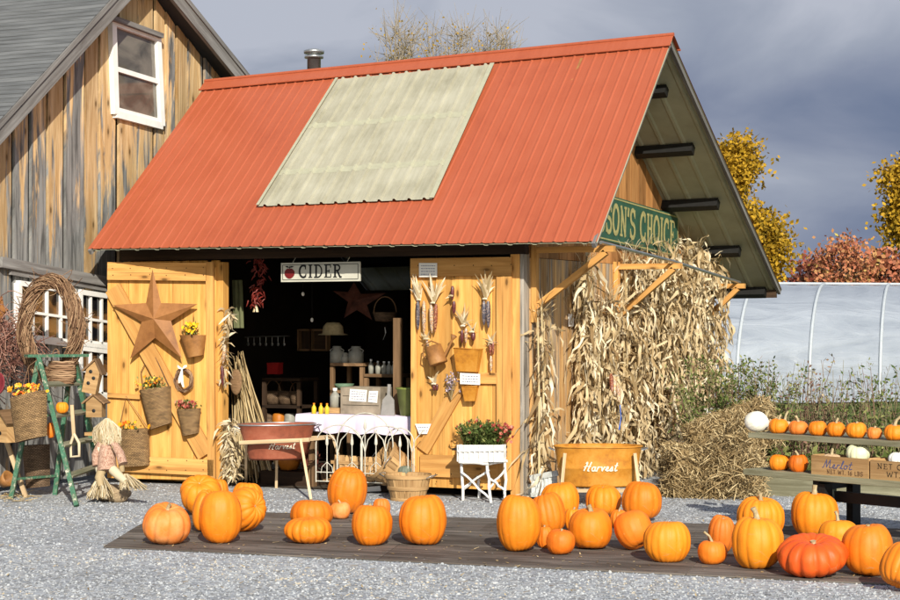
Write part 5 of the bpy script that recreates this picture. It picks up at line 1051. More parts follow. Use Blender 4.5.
# hanging star, hat, chilli string, hooks
SF = lambda x, y, off=0: at(x, y, 'Y', 1.4 - off)
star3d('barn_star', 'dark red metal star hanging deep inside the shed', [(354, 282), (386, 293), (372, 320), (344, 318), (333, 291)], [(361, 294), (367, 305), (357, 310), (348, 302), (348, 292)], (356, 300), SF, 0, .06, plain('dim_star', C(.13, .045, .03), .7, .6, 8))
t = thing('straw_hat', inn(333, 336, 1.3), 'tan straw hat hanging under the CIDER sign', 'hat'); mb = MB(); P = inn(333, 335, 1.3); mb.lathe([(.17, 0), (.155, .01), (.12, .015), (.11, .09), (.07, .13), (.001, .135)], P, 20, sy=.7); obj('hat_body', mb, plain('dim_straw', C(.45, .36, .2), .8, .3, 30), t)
t = thing('chilli_string', inn(258, 262, .3), 'string of dark red dried chillies hanging at the left of the doorway', 'chillies'); mb = MB()
for i in range(110):
    y_ = random.uniform(256, 305); x_ = 256 + 5 * math.sin((y_ - 250) / 16) + random.gauss(0, 3.2); c = inn(x_, y_, .15 + random.uniform(-.05, .05)); d = rv(1, 1, .5) - Zu * .6; d.normalize(); mb.tube([c, c + d * .03 + rv(.005, .005, .005), c + d * .055 - Zu * .012], [.008, .007, .002], 5)
obj('chillies', mb, plain('chilli', C(.2, .025, .018), .35, .5, 20), t); mb = MB(); [mb.strip([inn(256, 303, .15), inn(256 + random.uniform(-4, 5), 312, .13)], [.012, .01], RIGHT, random.random()) for _ in range(5)]; obj('husk_ends', mb, M['husk'], t)
mb = MB(); a, b = inn(245, 337, 1.8), inn(290, 336, 1.8); mb.tube([a, b], .006, 5); t = thing('utensil_rail', (a + b) / 2, 'thin rail of small hanging kitchen tools at the back', 'rail'); obj('rail', mb, M['steel'], t)
for i in range(7): x_ = 248 + i * 6; mb = MB(); p = inn(x_, 337, 1.8); mb.tube([p, p - Zu * .07], .004, 5); mb.ell(p - Zu * .08, (.016, .006, .02), 8, 6); obj('utensil', mb, M['steel'], t)
t = thing('hanging_clip', inn(399, 318, .9), 'small white clip hanging near the right door jamb', 'clip'); mb = MB(); p = inn(383, 340, 1.0); mb.strip([p, p + V((.03, 0, .07)), p + V((.02, 0, .13))], [.03, .04, .02], V((.5, -.5, .3))); obj('clip', mb, M['cream'], t)
mb = MB(); pA, pB = inn(398, 318, .5), inn(398, 405, .5); mb.box((pA.x, .5, (pA.z + .0) / 2), (.07, .07, pA.z)); props(obj('upright_post', mb, M['midwood']), 'rough brown upright post just inside the right door', 'post')
t = thing('hanging_basket', inn(384, 322, 1.3), 'tan woven basket hanging beside the dark star', 'basket'); mb = MB(); P = inn(385, 322, 1.3); mb.lathe([(.001, 0), (.1, .01), (.13, .1), (.12, .1), (.09, .02), (.001, .015)], P, 18); obj('basket', mb, M['wickerd'], t); mb = MB(); mb.tube([P + V((.13 * math.cos(q), 0, .1 + .16 * math.sin(q))) for q in [math.pi * i / 10 for i in range(11)]], .006, 5); obj('handle', mb, M['twig'], t)
for i, (x_, y_, yy, lb) in enumerate(((303, 294, .6, 'small white bulb hanging below the C of the CIDER sign'), (312, 320, .9, 'second tiny white bulb hanging lower behind the doorway'))):
    t = thing('hanging_bulb', inn(x_, y_, yy), lb, 'bulb'); mb = MB(); p = inn(x_, y_, yy); mb.ell(p, (.016, .016, .022), 10, 8); obj('bulb', mb, M['cream'], t); mb = MB(); mb.tube([p, p + Zu * .5], .002, 4); obj('cord', mb, M['ink'], t)
for i, (x_, r_, m, lb) in enumerate(((268, .06, 'wickerd', 'small dark crock at the left of the lower back shelf'), (279, .07, 'terracotta', 'brown clay jar in the middle of the lower back shelf'), (290, .06, 'milk', 'grey crock at the right of the lower back shelf'))):
    P = inn(x_, 429, 1.75); t = thing('crock', P, lb, 'crock'); mb = MB(); mb.lathe([(.001, 0), (r_, 0), (r_ * 1.1, .08), (r_, .15), (r_ * .8, .17), (r_ * .7, .17), (.001, .02)], P, 18); obj('crock_body', mb, M[m], t)
for i, (x_, w_, lb) in enumerate(((306, .16, 'dark crate hung on the back wall left of the milk cans'), (320, .2, 'dark framed board on the back wall behind the straw hat'))):
    P = inn(x_, 350, 2.2); t = thing('wall_crate', P, lb, 'crate'); mb = MB(); mb.box(P, (w_, .08, .02)); mb.box(P + Zu * .22, (w_, .08, .02)); mb.box(P + V((-w_ / 2, 0, .11)), (.02, .08, .24)); mb.box(P + V((w_ / 2, 0, .11)), (.02, .08, .24)); obj('frame', mb, M['midwood'], t); mb = MB(); mb.box(P + V((0, .03, .11)), (w_, .01, .2)); obj('back', mb, M['darkwood'], t)
# bundle of reeds leaning in the left of the doorway
t = thing('reed_bundle', gnd(248, 478), 'tall dry stalk bundle leaning inside the left of the doorway', 'stalks'); mb = MB()
for i in range(85):
    x_ = random.uniform(236, 276); a = at(x_, 470, 'Y', .35 + random.uniform(-.1, .2)); a.z = random.uniform(0, .3); b = at(234 + (x_ - 236) * .2 + random.uniform(-3, 4), random.uniform(350, 392), 'Y', .5 + random.uniform(-.1, .1)); m = a.lerp(b, .5) + rv(.03, .03, .0); mb.tube([a, m, b], [.009, .007, .004], 5, None, False)
obj('stalks', mb, M['straw'], t)
t = thing('plastic_scoop', inn(241, 425, .75), 'blue plastic scoop half hidden behind the stalks', 'scoop'); mb = MB(); mb.lathe([(.001, 0), (.05, 0), (.07, .16), (.06, .16), (.045, .01)], inn(241, 425, .75), 16); obj('scoop', mb, M['blue'], t)
t = thing('hanging_cloth', inn(236, 300, .5), 'dull grey-green cloth hanging at the left jamb', 'cloth'); mb = MB(); vs_ = []
for j in range(9):
    for i in range(9): vs_.append(inn(232 + i * 1.3 + j * .2, 280 + j * 6, .4 + .05 * math.sin(i * 1.9) ))
mb.add(vs_, [(j * 9 + i, j * 9 + i + 1, (j + 1) * 9 + i + 1, (j + 1) * 9 + i) for j in range(8) for i in range(8)], None, .5, True); obj('cloth', mb, plain('dim_green_cloth', C(.13, .14, .07), .9), t)
t = thing('wooden_paddle', inn(236, 385, .3), 'brown oval wooden paddle hanging by the left door post', 'paddle'); mb = MB(); mb.ell(inn(236, 382, .3), (.07, .02, .13), 16, 10); obj('paddle', mb, M['midwood'], t)
# concrete block and orange pot behind the red tub
mb = MB(); p = gnd(282, 481); mb.box(p + V((0, .1, .09)), (.28, .2, .17)); props(obj('concrete_block', mb, M['concrete'], bevel=.008), 'grey concrete block on the gravel behind the red tub', 'block')
t = thing('ceramic_pot', gnd(288, 478), 'orange glazed pot standing in the doorway shade', 'pot'); P = V((gnd(288, 478).x, .35, 0)); P = at(289, 468, 'Y', .35); P.z = .15; mb = MB(); mb.lathe([(.001, 0), (.08, 0), (.13, .1), (.13, .2), (.1, .26), (.085, .26), (.11, .2), (.001, .05)], P, 20); obj('pot', mb, M['terracotta'], t)
mb = MB(); mb.box(P + V((.05, .05, -.08)), (.6, .35, .14)); props(obj('pot_step', mb, M['darkwood']), 'dark low wooden step under the orange pot', 'step')
t = thing('leafy_plant', P + V((.2, 0, 0)), 'dark-leaved potted plant beside the orange pot', 'plant'); mb = MB(); Pp = P + V((.26, -.05, -.0)); [leafquad(mb, Pp + V((random.gauss(0, .05), random.gauss(0, .05), random.uniform(.03, .2))), .1, .04, rv() + Zu * .3, random.random() * .5) for _ in range(60)]; obj('foliage', mb, M['rleaf'], t); mb = MB(); mb.lathe([(.001, 0), (.05, 0), (.065, .08), (.05, .08)], Pp - Zu * .01, 14); obj('pot', mb, M['midwood'], t)
# pale dried corn hanging down the left door post
def huskcluster(label, cx_, y0, y1, wpx, n, Y_=-.1, group='pale corn husks on the left door post'):
    t = thing('corn_husk_bunch', at(cx_, y1, 'Y', Y_), label, 'corn husks', group); mb = MB()
    for i in range(n):
        c = at(cx_ + random.gauss(0, wpx / 3.5), random.uniform(y0, y1), 'Y', Y_ + random.uniform(-.06, .04)); d = rv(1, .6, .7) + V((0, 0, -.5)); d.normalize(); s_ = d.cross(rv()).normalized(); L_ = random.uniform(.06, .14); mb.strip([c, c + d * L_ * .5 + rv(.01, .01, .01), c + d * L_ + V((0, 0, -.02))], [.012, .024, .004], s_, random.random())
    obj('husk', mb, M['husk'], t); return t
huskcluster('spiky dried flower head at the top of the left door post', 229, 306, 328, 7, 40)
t = huskcluster('long pale string of corn ears down the left door post', 226, 330, 385, 5, 42); cob(t, at(225, 345, 'Y', -.15), at(223, 364, 'Y', -.15), .02, M['k_mixed']); cob(t, at(222, 366, 'Y', -.15), at(223, 386, 'Y', -.15), .018, M['k_dark'])
huskcluster('big pale husk heap at the foot of the left door post', 230, 418, 476, 13, 230)

# ------------------------------------------------------------------ green stepladder and what hangs on it
fA, fE, fD, fB = gnd(77, 507), gnd(104, 493), gnd(11, 499), gnd(55, 495)
Yt = (fA.y + fE.y + fD.y + fB.y) / 4; tA, tE = at(39, 357, 'Y', Yt - .12), at(74, 357, 'Y', Yt + .2); tE.z = tA.z
lad = thing('stepladder', (fA + fE + fD + fB) / 4, 'old green stepladder with chipped paint set up as a display stand', 'ladder')
rl = lambda a, b, w_=.085, d_=.04, nm='rail', m='green': (lambda mb: (mb.beam(a, b, w_, d_, RIGHT), obj(nm, mb, M[m], lad))[1])(MB())
tD, tB = tA + V((-.02, .03, 0)), tE + V((-.05, .03, 0)); rl(tA, fA); rl(tE, fE); rl(tD, fD, .05); rl(tB, fB, .05)
for v in (.19, .4, .6, .8): a, b = tA.lerp(fA, v), tE.lerp(fE, v); mb = MB(); mb.beam(a, b, .07, .02, (.5, -.3, 1)); obj('step', mb, M['ladstep'], lad)
for v in (.42, .86): a, b = tD.lerp(fD, v), tB.lerp(fB, v); mb = MB(); mb.beam(a, b, .04, .02); obj('crossbar', mb, M['green'], lad)
mb = MB(); mb.beam(tA + V((-.1, -.06, .01)), tE + V((.1, .06, .01)), .16, .025); obj('top_plank', mb, M['green'], lad)
ay = Yt - .1
lw = lambda x, y, off=0: at(x, y, 'Y', ay - off)
t = thing('oval_wreath', lw(50, 372, -.15), 'tall oval grapevine wreath leaning on top of the ladder', 'wreath'); mb = MB()
c = lw(51, 328, -.18); k = mpp(c); ring_wreath(mb, c, RIGHT, Zu, -VIEW, 26 * k, 47 * k, .068, 300, r=.0042, seg=36)
for i in range(260): a = random.uniform(0, 6.3); p = c + RIGHT * 27 * k * math.cos(a) + Zu * 49 * k * math.sin(a) + rv(.05, .05, .05); d = rv() * .12; mb.tube([p, p + d * .6 + rv(.01, .01, .01), p + d], .003, 4, None, False)
obj('vines', mb, M['twig'], t)
t = thing('vine_bundle', lw(18, 385, -.1), 'tangled reddish vine bundle at the left edge beside the wreath', 'vines'); mb = MB(); c = lw(10, 347, -.2)
for i in range(260):
    p = c + RIGHT * random.gauss(0, .13) + Zu * random.gauss(0, .16) + VIEW * random.gauss(0, .08); d = rv().normalized() * random.uniform(.08, .2); e_ = d.cross(rv()).normalized() * .05; mb.tube([p - d, p - d * .3 + e_, p + d * .4 + e_, p + d], .0035, 4, None, False)
obj('vines', mb, M['rtwig'], t)
t, c, W_, nr = flatbasket('wicker_basket', 'tall wicker basket of bright flowers hung on the ladder side', 'basket', ((15, 399), (47, 390), (47, 436), (19, 443)), lw, .28, .16, M['wicker']); bouquet(t, c + Zu * .03, (W_ * .42, .07, .06), 34, 60, 'flower_mix', .02)
mb = MB(); mb.tube([lw(19, 398, .3), lw(29, 366, .2), lw(37, 360, .18)], .004, 5); mb.tube([lw(44, 392, .3), lw(36, 366, .2)], .004, 5); obj('handle', mb, M['twig'], t)
t = thing('twig_basket', tE.lerp(fE, .15), 'low twig basket with hoop handles on the ladder top right', 'basket'); c = at(62, 383, 'Y', Yt + .1); mb = MB(); k = mpp(c)
for j in range(12): r_ = 14.5 * k * (.82 + .18 * math.sin(j / 11 * 2.4)); z_ = j / 11 * 21 * k; mb.tube([c + V((r_ * math.cos(q) + random.uniform(-.006, .006), r_ * .75 * math.sin(q), z_ + random.uniform(-.005, .005))) for q in [2 * math.pi * i / 18 for i in range(19)]], .009, 5)
mb.lathe([(.001, .01), (12 * k, .01), (13.5 * k, 20 * k)], c, 18, sy=.75); obj('weave', mb, M['twig'], t)
for dx in (-.07, .07): mb = MB(); mb.tube([c + V((dx + .05 * math.cos(q) * 1.0, 0, 20 * k + .13 * math.sin(q))) for q in [math.pi * i / 10 for i in range(11)]], .006, 5); obj('handle', mb, M['twig'], t)
def birdhouse(label, c, w_, hh, holes=3, rz=.4, mat='crate', rx=0):
    t = thing('birdhouse', c, label, 'birdhouse', None, rz); mb = MB(); mb.prism([(-w_ / 2, 0), (w_ / 2, 0), (w_ / 2, hh * .72), (0, hh), (-w_ / 2, hh * .72)], V((0, w_ * .35, 0)), V((1, 0, 0)), Zu, w_ * .75); obj('box', mb, M[mat], t, world=False)
    for s_ in (-1, 1): mb = MB(); mb.beam((s_ * w_ * .72, 0, hh * .63), (0, 0, hh * 1.06), w_ * 1.1, .015, (s_ * .5, 0, .8)); obj('roof', mb, M['midwood'], t, world=False)
    for i in range(holes): mb = MB(); mb.lathe([(.017, 0), (.001, .004)], V(((i % 2 - .5) * w_ * .3 if holes > 1 else 0, -w_ * .4 - .003, hh * (.3 + .18 * i))), 12, M=Matrix.Rotation(R(90), 3, 'X')); obj('hole', mb, M['ink'], t, world=False)
    return t
b = birdhouse('tan wooden birdhouse with three holes right of the ladder top', lw(90, 393, -.2), .13, .3, 3, .35); b.rotation_euler = (0, R(12), .35)
b = birdhouse('brown paper-coloured birdhouse at the left edge below the red metal piece', lw(8, 442, -.0), .2, .28, 1, -.3)
b = birdhouse('small wooden nesting box lower on the ladder right side', lw(96, 417, -.25), .15, .2, 1, .3)
mb = MB(); c = lw(98, 434, -.25); mb.box(c, (.2, .14, .03)); props(obj('wooden_shelf', mb, M['crate']), 'short wooden shelf board under the small nesting box', 'shelf')
pumpkin(56, 68.5, 401, 413, 'p_yel', 'bright round yellow gourd hanging on the ladder', group=None, name='gourd', stem=2, P=lw(62, 413, .05))
pumpkin(47, 55, 421, 438, 'p_deep', 'narrow dark orange gourd behind the ladder rail', group=None, name='gourd', stem=2, P=lw(51, 438, -.1))
t = thing('tool_handle', lw(75, 457, .1), 'pale wooden tool handle with a D-shaped grip hanging from the ladder', 'tool'); mb = MB(); mb.beam(lw(72, 405, .1), lw(74, 436, .1), .03, .02, VIEW); obj('shaft', mb, M['tanwood'], t); mb = MB(); ps = [lw(74, 434, .1), lw(70.5, 444, .1), lw(71, 457, .1), lw(79.5, 456, .1), lw(79, 443, .1), lw(74, 434, .1)]; mb.tube(ps, .014, 6); obj('grip', mb, M['husk'], t); 
t, c, W_, nr = flatbasket('wicker_basket', 'dark wicker hamper standing under the ladder', 'basket', ((27, 445), (50, 444), (50, 486), (30, 488)), lw, -.25, .15, M['wickerd'])
t = thing('metal_bowl', lw(4, 396, .1), 'dark red metal bowl shape cut off at the left edge', 'metal bowl'); mb = MB(); mb.lathe([(.001, 0), (.08, .02), (.13, .09), (.12, .09), (.07, .03), (.001, .01)], lw(-1, 388, .2), 20, M=Matrix.Rotation(R(70), 3, 'X')); obj('bowl', mb, M['maroon'], t)
t = thing('rusty_star_plate', lw(2, 312, -.3), 'rusty metal star tip at the far left edge of the wall', 'star'); mb = MB(); mb.prism([(-.12, 0), (.0, .05), (.05, .15), (.07, .05), (.13, .02), (.07, -.03), (.05, -.1), (0, -.04)][::-1], lw(-2, 312, -.2), V((1, 0, 0)), Zu, .02); obj('plate', mb, M['star'], t)
t = thing('wooden_stake', gnd(9, 500), 'light wooden post leaning behind the left ladder leg', 'post'); mb = MB(); mb.beam(gnd(12, 500) + V((0, .2, 0)), lw(6, 440, -.2), .04, .03, VIEW); obj('post', mb, M['tanwood'], t)
mb = MB()
for i in range(60): p = gnd(random.uniform(0, 30), random.uniform(494, 503)) + V((0, 0, .015)); mb.tube([p, p + rv(.1, .1, .02) + V((0, 0, .01))], .003, 4, None, False)
props(obj('fallen_straw', mb, M['straw']), 'loose bits of straw on the gravel at the ladder foot', 'straw', None, 'stuff')
t = thing('metal_bowl', lw(23, 474, -.3), 'small rusty metal horn shape lying at the left edge', 'metal bowl'); mb = MB(); mb.lathe([(.001, 0), (.05, 0), (.08, .1), (.07, .1), (.001, .02)], gnd(2, 496) + V((0, 0, .12)), 16, M=Matrix.Rotation(R(60), 3, 'Y')); obj('bowl', mb, M['rust_br'], t)
# straw doll
dl = lambda x, y, off=0: at(x, y, 'Y', gnd(108, 503).y + .1 - off)
doll = thing('straw_doll', dl(108, 503), 'straw scarecrow doll in a faded pink floral dress sitting by the door', 'scarecrow')
mb = MB(); c = dl(107, 429); k = mpp(c); mb.ell(c, (7.5 * k, .06, 11 * k), 14, 10); pts = [dl(107, 440), dl(107, 448)]; mb.tube(pts, [.03, .035], 10)
for a_ in ([(100, 447), (97, 460), (99, 474)], [(114, 446), (121, 458), (122, 472)]): mb.tube([dl(*q, .06) for q in a_], [.03, .03, .025], 8)
for a_ in ([(102, 470), (99, 478), (101, 487)], [(113, 470), (119, 476), (126, 482)]): mb.tube([dl(*q, .1 + .03 * i) for i, q in enumerate(a_)], [.045, .04, .03], 8)
obj('body', mb, M['husk'], doll)
mb = MB()
for i in range(330): a = random.uniform(-1.6, 1.6); p = dl(107 + 6 * math.sin(a), 419 + abs(a) * 2, .05 * math.cos(a)); q = dl(107 + 12.5 * math.sin(a) + random.uniform(-2, 2), random.uniform(434, 446), .08 * math.cos(a)); mb.tube([p, p.lerp(q, .5) + RIGHT * .025 * math.sin(a) + rv(.008, .02, .008), q], .0035, 4, None, False)
obj('straw_hair', mb, M['husk'], doll)
def limb(name, pts, rs_, mat): mb = MB(); mb.tube(pts, rs_, 14); return obj(name, mb, mat, doll)
limb('dress', [dl(107, 441, .02), dl(107, 449, .03), dl(107, 460, .05), dl(107, 471, .07)], [.04, .07, .082, .09], M['pinkcloth'])
limb('sleeve', [dl(101, 443, .04), dl(96, 455, .07), dl(97, 466, .09)], [.035, .04, .042], M['pinkcloth']); limb('sleeve', [dl(113, 442, .04), dl(120, 454, .07), dl(123, 464, .09)], [.035, .04, .042], M['pinkcloth'])
mb = MB()
for (ax_, ay_, bx, by) in ((101, 474, 100, 497), (126, 474, 133, 488)):
    for i in range(110): u = random.uniform(-1.6, 1.6); p = dl(ax_ + u, ay_, .12); q = dl(bx + u * 9, by + random.uniform(-3, 3), .14 + random.uniform(-.05, .08)); mb.tube([p, p.lerp(q, .55) + rv(.01, .02, .01), q], .0035, 4, None, False)
obj('straw_feet', mb, M['husk'], doll)
mb = MB(); bpos = gnd(110, 501); mb.ell(bpos + V((0, .02, .07)), (.2, .14, .08), 16, 10); mb.ell(bpos + V((.12, -.05, .04)), (.1, .08, .05), 14, 8); props(obj('sack', mb, M['burlap']), 'dull burlap sack the straw doll sits on', 'sack')
t = pumpkin(111, 125, 486, 496, 'p_or', 'small orange squash slice on the burlap sack', group=None, name='squash', stem=0, P=gnd(118, 500) + V((0, -.07, .06)))

# ------------------------------------------------------------------ slatted crate leaning at the corner and base blocks
t = thing('slatted_crate', gnd(544, 500), 'small whitewashed crate leaning at the shed corner behind the pumpkins', 'crate'); mb = MB(); Yc = gnd(544, 501).y
for i in range(6): x_ = 531 + 26 * (i + .5) / 6; mb.beam(at(x_, 476 - i * .5, 'Y', Yc), at(x_ + .6, 497, 'Y', Yc - .05), .04, .012, VIEW)
mb.beam(at(530, 478, 'Y', Yc - .02), at(558, 473, 'Y', Yc - .02), .05, .015, VIEW); mb.beam(at(531, 495, 'Y', Yc - .05), at(558, 494, 'Y', Yc - .05), .04, .015, VIEW)
for x_ in (531, 557): mb.beam(at(x_, 484, 'Y', Yc + .1), at(x_, 497, 'Y', Yc + .1), .04, .2, Zu)
obj('slats', mb, plain('whitewash', C(.55, .57, .55), .8, .4, 25), t)
mb = MB(); p = gnd(679, 489); mb.box(p + V((0, .1, .1)), (.25, .2, .19)); props(obj('cinder_block', mb, M['boardgrey'], bevel=.006), 'dark grey block at the foot of the corn stalks', 'block')
mb = MB(); p = at(714, 422, 'Y', 3.4); mb.box(p, (.17, .02, .3), Matrix.Rotation(R(-6), 3, 'Y')); props(obj('white_board', mb, M['white']), 'white board standing beyond the end of the corn stalks', 'board')

# ------------------------------------------------------------------ hay bales
def bale(label, P, L, W_, Hh, rz, tilt=0, n=2600):
    t = thing('hay_bale', P, label, 'hay bale', 'hay bales beside the shed'); Mx = Matrix.Rotation(rz, 3, 'Z') @ Matrix.Rotation(tilt, 3, 'Y'); mb = MB(); P = V(P); up = V((0, 0, Hh / 2))
    mb.box(P + up, (L * .93, W_ * .9, Hh * .93), Mx, .3); rs = random.Random(int(L * 1000) + int(P.x * 100))
    for i in range(n):
        f = rs.choice([0, 0, 1, 2, 2, 3, 4]); u, v = rs.uniform(-.5, .5), rs.uniform(-.5, .5)
        c = {0: (u * L, -W_ / 2, v * Hh), 1: (L / 2, u * W_, v * Hh), 2: (u * L, v * W_, Hh / 2), 3: (-L / 2, u * W_, v * Hh), 4: (u * L, W_ / 2, v * Hh)}[f]; o_ = {0: (0, -1, 0), 1: (1, 0, 0), 2: (0, 0, 1), 3: (-1, 0, 0), 4: (0, 1, 0)}[f]
        c = V(c) * .96 + rv(.02, .02, .02); d = (rv(1, 1, .8) + V(o_) * rs.uniform(0, .6)).normalized() * rs.uniform(.05, .2); b = V(o_) * .015
        mb.strip([P + up + Mx @ (c - d * .5), P + up + Mx @ (c + b), P + up + Mx @ (c + d * .5 + V((0, 0, -.015)))], [.007, .009, .004], d.cross(rv()).normalized(), rs.random())
    obj('straw', mb, M['straw'], t); mb = MB()
    for s_ in (-.22, .22): ring = [P + up + Mx @ V((L * s_, y_ * W_ * .485, z_ * Hh * .49)) for y_, z_ in ((-1, -1), (-1, 1), (1, 1), (1, -1), (-1, -1))]; mb.tube(ring, .004, 4)
    obj('twine', mb, M['burlap'], t); return t
g1 = gnd(712, 497); bale('bottom straw bale leaning against the end of the corn stalks', V((g1.x - .05, g1.y + .15, -.02)), .86, .5, .45, .55, .08, 3400)
bale('upper shaggy straw bale tilted towards the bench', V((g1.x + .05, g1.y + .5, .34)), .8, .5, .42, .35, -.35, 3200)
t = thing('loose_straw', g1, 'shaggy heap of loose straw spilling from the bales onto the gravel', 'straw'); t['kind'] = 'stuff'; mb = MB()
for i in range(3600):
    px_ = random.triangular(645, 772, 715); top = 408 + ((742 - px_) * .95 if px_ < 742 else (px_ - 742) * 1.7); y_ = random.uniform(top, 504); Yy = g1.y - .12 + random.uniform(-.12, .35); c = at(px_, y_, 'Y', Yy)
    if c.z < .01: c.z = .01
    d = rv(1, 1, .9).normalized() * random.uniform(.04, .16); mb.strip([c - d * .5, c + rv(.015, .015, .015), c + d * .5 - Zu * .01], [.006, .009, .004], d.cross(rv()).normalized(), random.random())
obj('straw', mb, M['straw'], t)

# ------------------------------------------------------------------ display bench of small pumpkins
a, b = gnd(753, 433, .75), gnd(900, 442, .75); d = (b - a).normalized(); nrm = V((-d.y, d.x, 0)); nrm = nrm if nrm.y > 0 else -nrm
ben = thing('picnic_table', V(((a + b) / 2).to_tuple()[:2] + (0,)), 'weathered mossy picnic table used as a two-step pumpkin display', 'picnic table')
Lb = 2.4
def plank(p, q, w_, th, nm): mb = MB(); mb.beam(p, q, w_, th); return obj(nm, mb, M['bench'], ben, bevel=.004)
for i in range(4): o_ = nrm * (.07 + i * .148) + V((0, 0, -.02)); plank(a - d * .05 + o_, a + d * Lb + o_, .14, .04, 'top_plank')
s0 = gnd(743, 469, .47); sd = (gnd(900, 482, .47) - s0).normalized(); 
for i in range(2): o_ = nrm * (.07 + i * .148) + V((0, 0, -.022)); plank(s0 + o_, s0 + sd * (Lb + .1) + o_, .14, .045, 'seat_plank')
for u in (.62, 2.15):
    p = a + d * u; q = s0 + sd * (u + .1); Q = lambda v_, z: V((q.x, q.y, 0)) + nrm * v_ + Zu * z
    for v_ in (.1, .32): mb = MB(); mb.beam(Q(v_, 0) + d * (.0 if v_ < .2 else -.17), Q(v_, .4) + d * (.0 if v_ < .2 else -.17), .1, .06, d); obj('leg', mb, M['black'], ben)
    mb = MB(); mb.beam(V((p.x, p.y, 0)) + nrm * .45, p + nrm * .45 + V((0, 0, -.045)), .1, .06, d); obj('leg', mb, M['black'], ben)
    mb = MB(); mb.beam(Q(.05, .39) - d * .05, V((p.x, p.y, .39)) + nrm * .55 - d * .05, .05, .09); obj('crosspiece', mb, M['black'], ben)
mb = MB(); q0 = V((s0.x, s0.y, .3)) + sd * .75 + nrm * .2; mb.beam(q0, q0 + sd * 1.6, .05, .08); obj('stretcher', mb, M['black'], ben)
def shelfP(px_, z, off):                       # point on the top (off metres behind the front edge) under a photo column
    base, dd = (a, d) if z > .6 else (s0, sd); lo, hi = -.5, 3.0
    for _ in range(40):
        m = (lo + hi) / 2; X = proj(V((base.x, base.y, z)) + dd * m + nrm * off)[0]
        if X < px_: lo = m
        else: hi = m
    return V((base.x, base.y, z)) + dd * lo + nrm * off
G2 = 'small pumpkins on the picnic table'
for (x0, x1, yt, yb, m, lb, kw) in [
 (769, 789, 416, 432, 'p_or', 'first small orange pumpkin right of the white one on the table top', dict(stem=8)), (788.5, 808, 418, 433, 'p_pale', 'small pumpkin with a pale blotch, second orange one on the table top', dict(stem=9, sb=(-.4, 0))),
 (808, 826.7, 418, 434, 'p_or', 'third orange pumpkin on the table top, its stem dried low', dict(stem=3)), (827, 845.6, 419, 435, 'p_or', 'fourth orange pumpkin on the table top, with a thin upright stem', dict(stem=8)),
 (846, 866.7, 419, 436, 'p_or', 'fifth and roundest orange pumpkin on the table top', dict(stem=5)), (867, 882, 423, 436, 'p_pale', 'smallest pale orange pumpkin near the right of the table top', dict(stem=5)), (884, 906, 420, 437, 'p_or', 'large-stemmed orange pumpkin at the right end of the table top', dict(stem=13, sb=(.6, 0), sr=1.5))]:
    pumpkin(x0, x1, yt, yb, m, lb, group=G2, P=shelfP((x0 + x1) / 2, .75, .13), **{**dict(ribs=9, rd_=.035, sr=1.3), **kw})
pumpkin(744, 769, 409.5, 430.5, 'p_white', 'large smooth white pumpkin at the left end of the table top', group=G2, P=shelfP(757, .75, .14), ribs=8, rd_=.01, stem=0, tilt=70, tdir=70, dimple=.03)
for x_, lb in ((766, 'pale-stemmed pumpkin hidden behind the white one'), (785, 'tan gourd with an upright stem in the back row of the table top')): pumpkin(x_ - 7, x_ + 7, 419, 430, 'p_tan', lb, group=G2, P=shelfP(x_, .75, .42), stem=13, ribs=8, sr=1.4)
for (x0, x1, yt, yb, m, lb, kw) in [(769, 788.5, 451, 468, 'p_or', 'round orange pumpkin at the left end of the bench seat', dict(stem=3)), (788.5, 808, 450, 469, 'p_deep', 'deep orange pumpkin on the seat beside the lettered crate', dict(stem=8, sb=(-.5, 0)))]:
    pumpkin(x0, x1, yt, yb, m, lb, group=G2, P=shelfP((x0 + x1) / 2, .47, .12), **{**dict(ribs=9, rd_=.035, sr=1.3), **kw})
pumpkin(776, 792, 449, 464, 'p_or', 'orange pumpkin with a curved stem behind the pair on the seat', group=G2, P=shelfP(783, .47, .24), stem=13, sb=(-.5, 0), sr=1.3, ribs=9)
def lcrate(label, x0, x1, hpx, lines):
    P0_, P1_ = shelfP(x0, .47, .03), shelfP(x1, .47, .03); U = (P1_ - P0_).normalized(); wd = (P1_ - P0_).length; k = mpp(P0_); hh = hpx * k; t = thing('lettered_crate', (P0_ + P1_) / 2, label, 'crate', 'lettered crates on the bench seat'); mb = MB()
    mb.beam(P0_ + Zu * hh * .5 + nrm * .01, P1_ + Zu * hh * .5 + nrm * .01, .014, hh); mb.beam(P0_ + Zu * hh * .5 + nrm * .23, P1_ + Zu * hh * .5 + nrm * .23, .014, hh)
    for p in (P0_, P1_): s_ = U * (.009 if p is P0_ else -.009); mb.beam(p + s_ + nrm * .02 + Zu * hh * .52, p + s_ + nrm * .22 + Zu * hh * .52, .016, hh * 1.04)
    mb.beam(P0_ + nrm * .12 + Zu * .01, P1_ + nrm * .12 + Zu * .01, .2, .014); obj('box', mb, M['crate'], t)
    for (txt, ux, vz, h_, wfrac, mat, sl, wt) in lines:
        mb, s_ = MB(), MB(); L_ = text(s_, txt, V((0, 0, 0)), U, Zu, 1, slant=sl); h = hh * h_; wx = wd * wfrac / (L_ * h); text(mb, txt, P0_ + U * wd * ux + Zu * hh * vz + nrm * .002, U, Zu, h, wt, .001, slant=sl, wx=wx, gap=.02 if sl else .1); obj('lettering', mb, M[mat], t)
    return t
G['W'] = (.95, [(.9, [(.06, .98), (.24, .02), (.46, .8), (.68, .02), (.88, .98)])])
lcrate('wooden crate lettered Merlot, holding squashes, on the bench seat', 811, 868, 19, [('Merlot', .2, .38, .46, .58, 'blueink', .25, .1), ('NET WT. 16 LBS', .28, .1, .22, .62, 'brownink', 0, .14)])
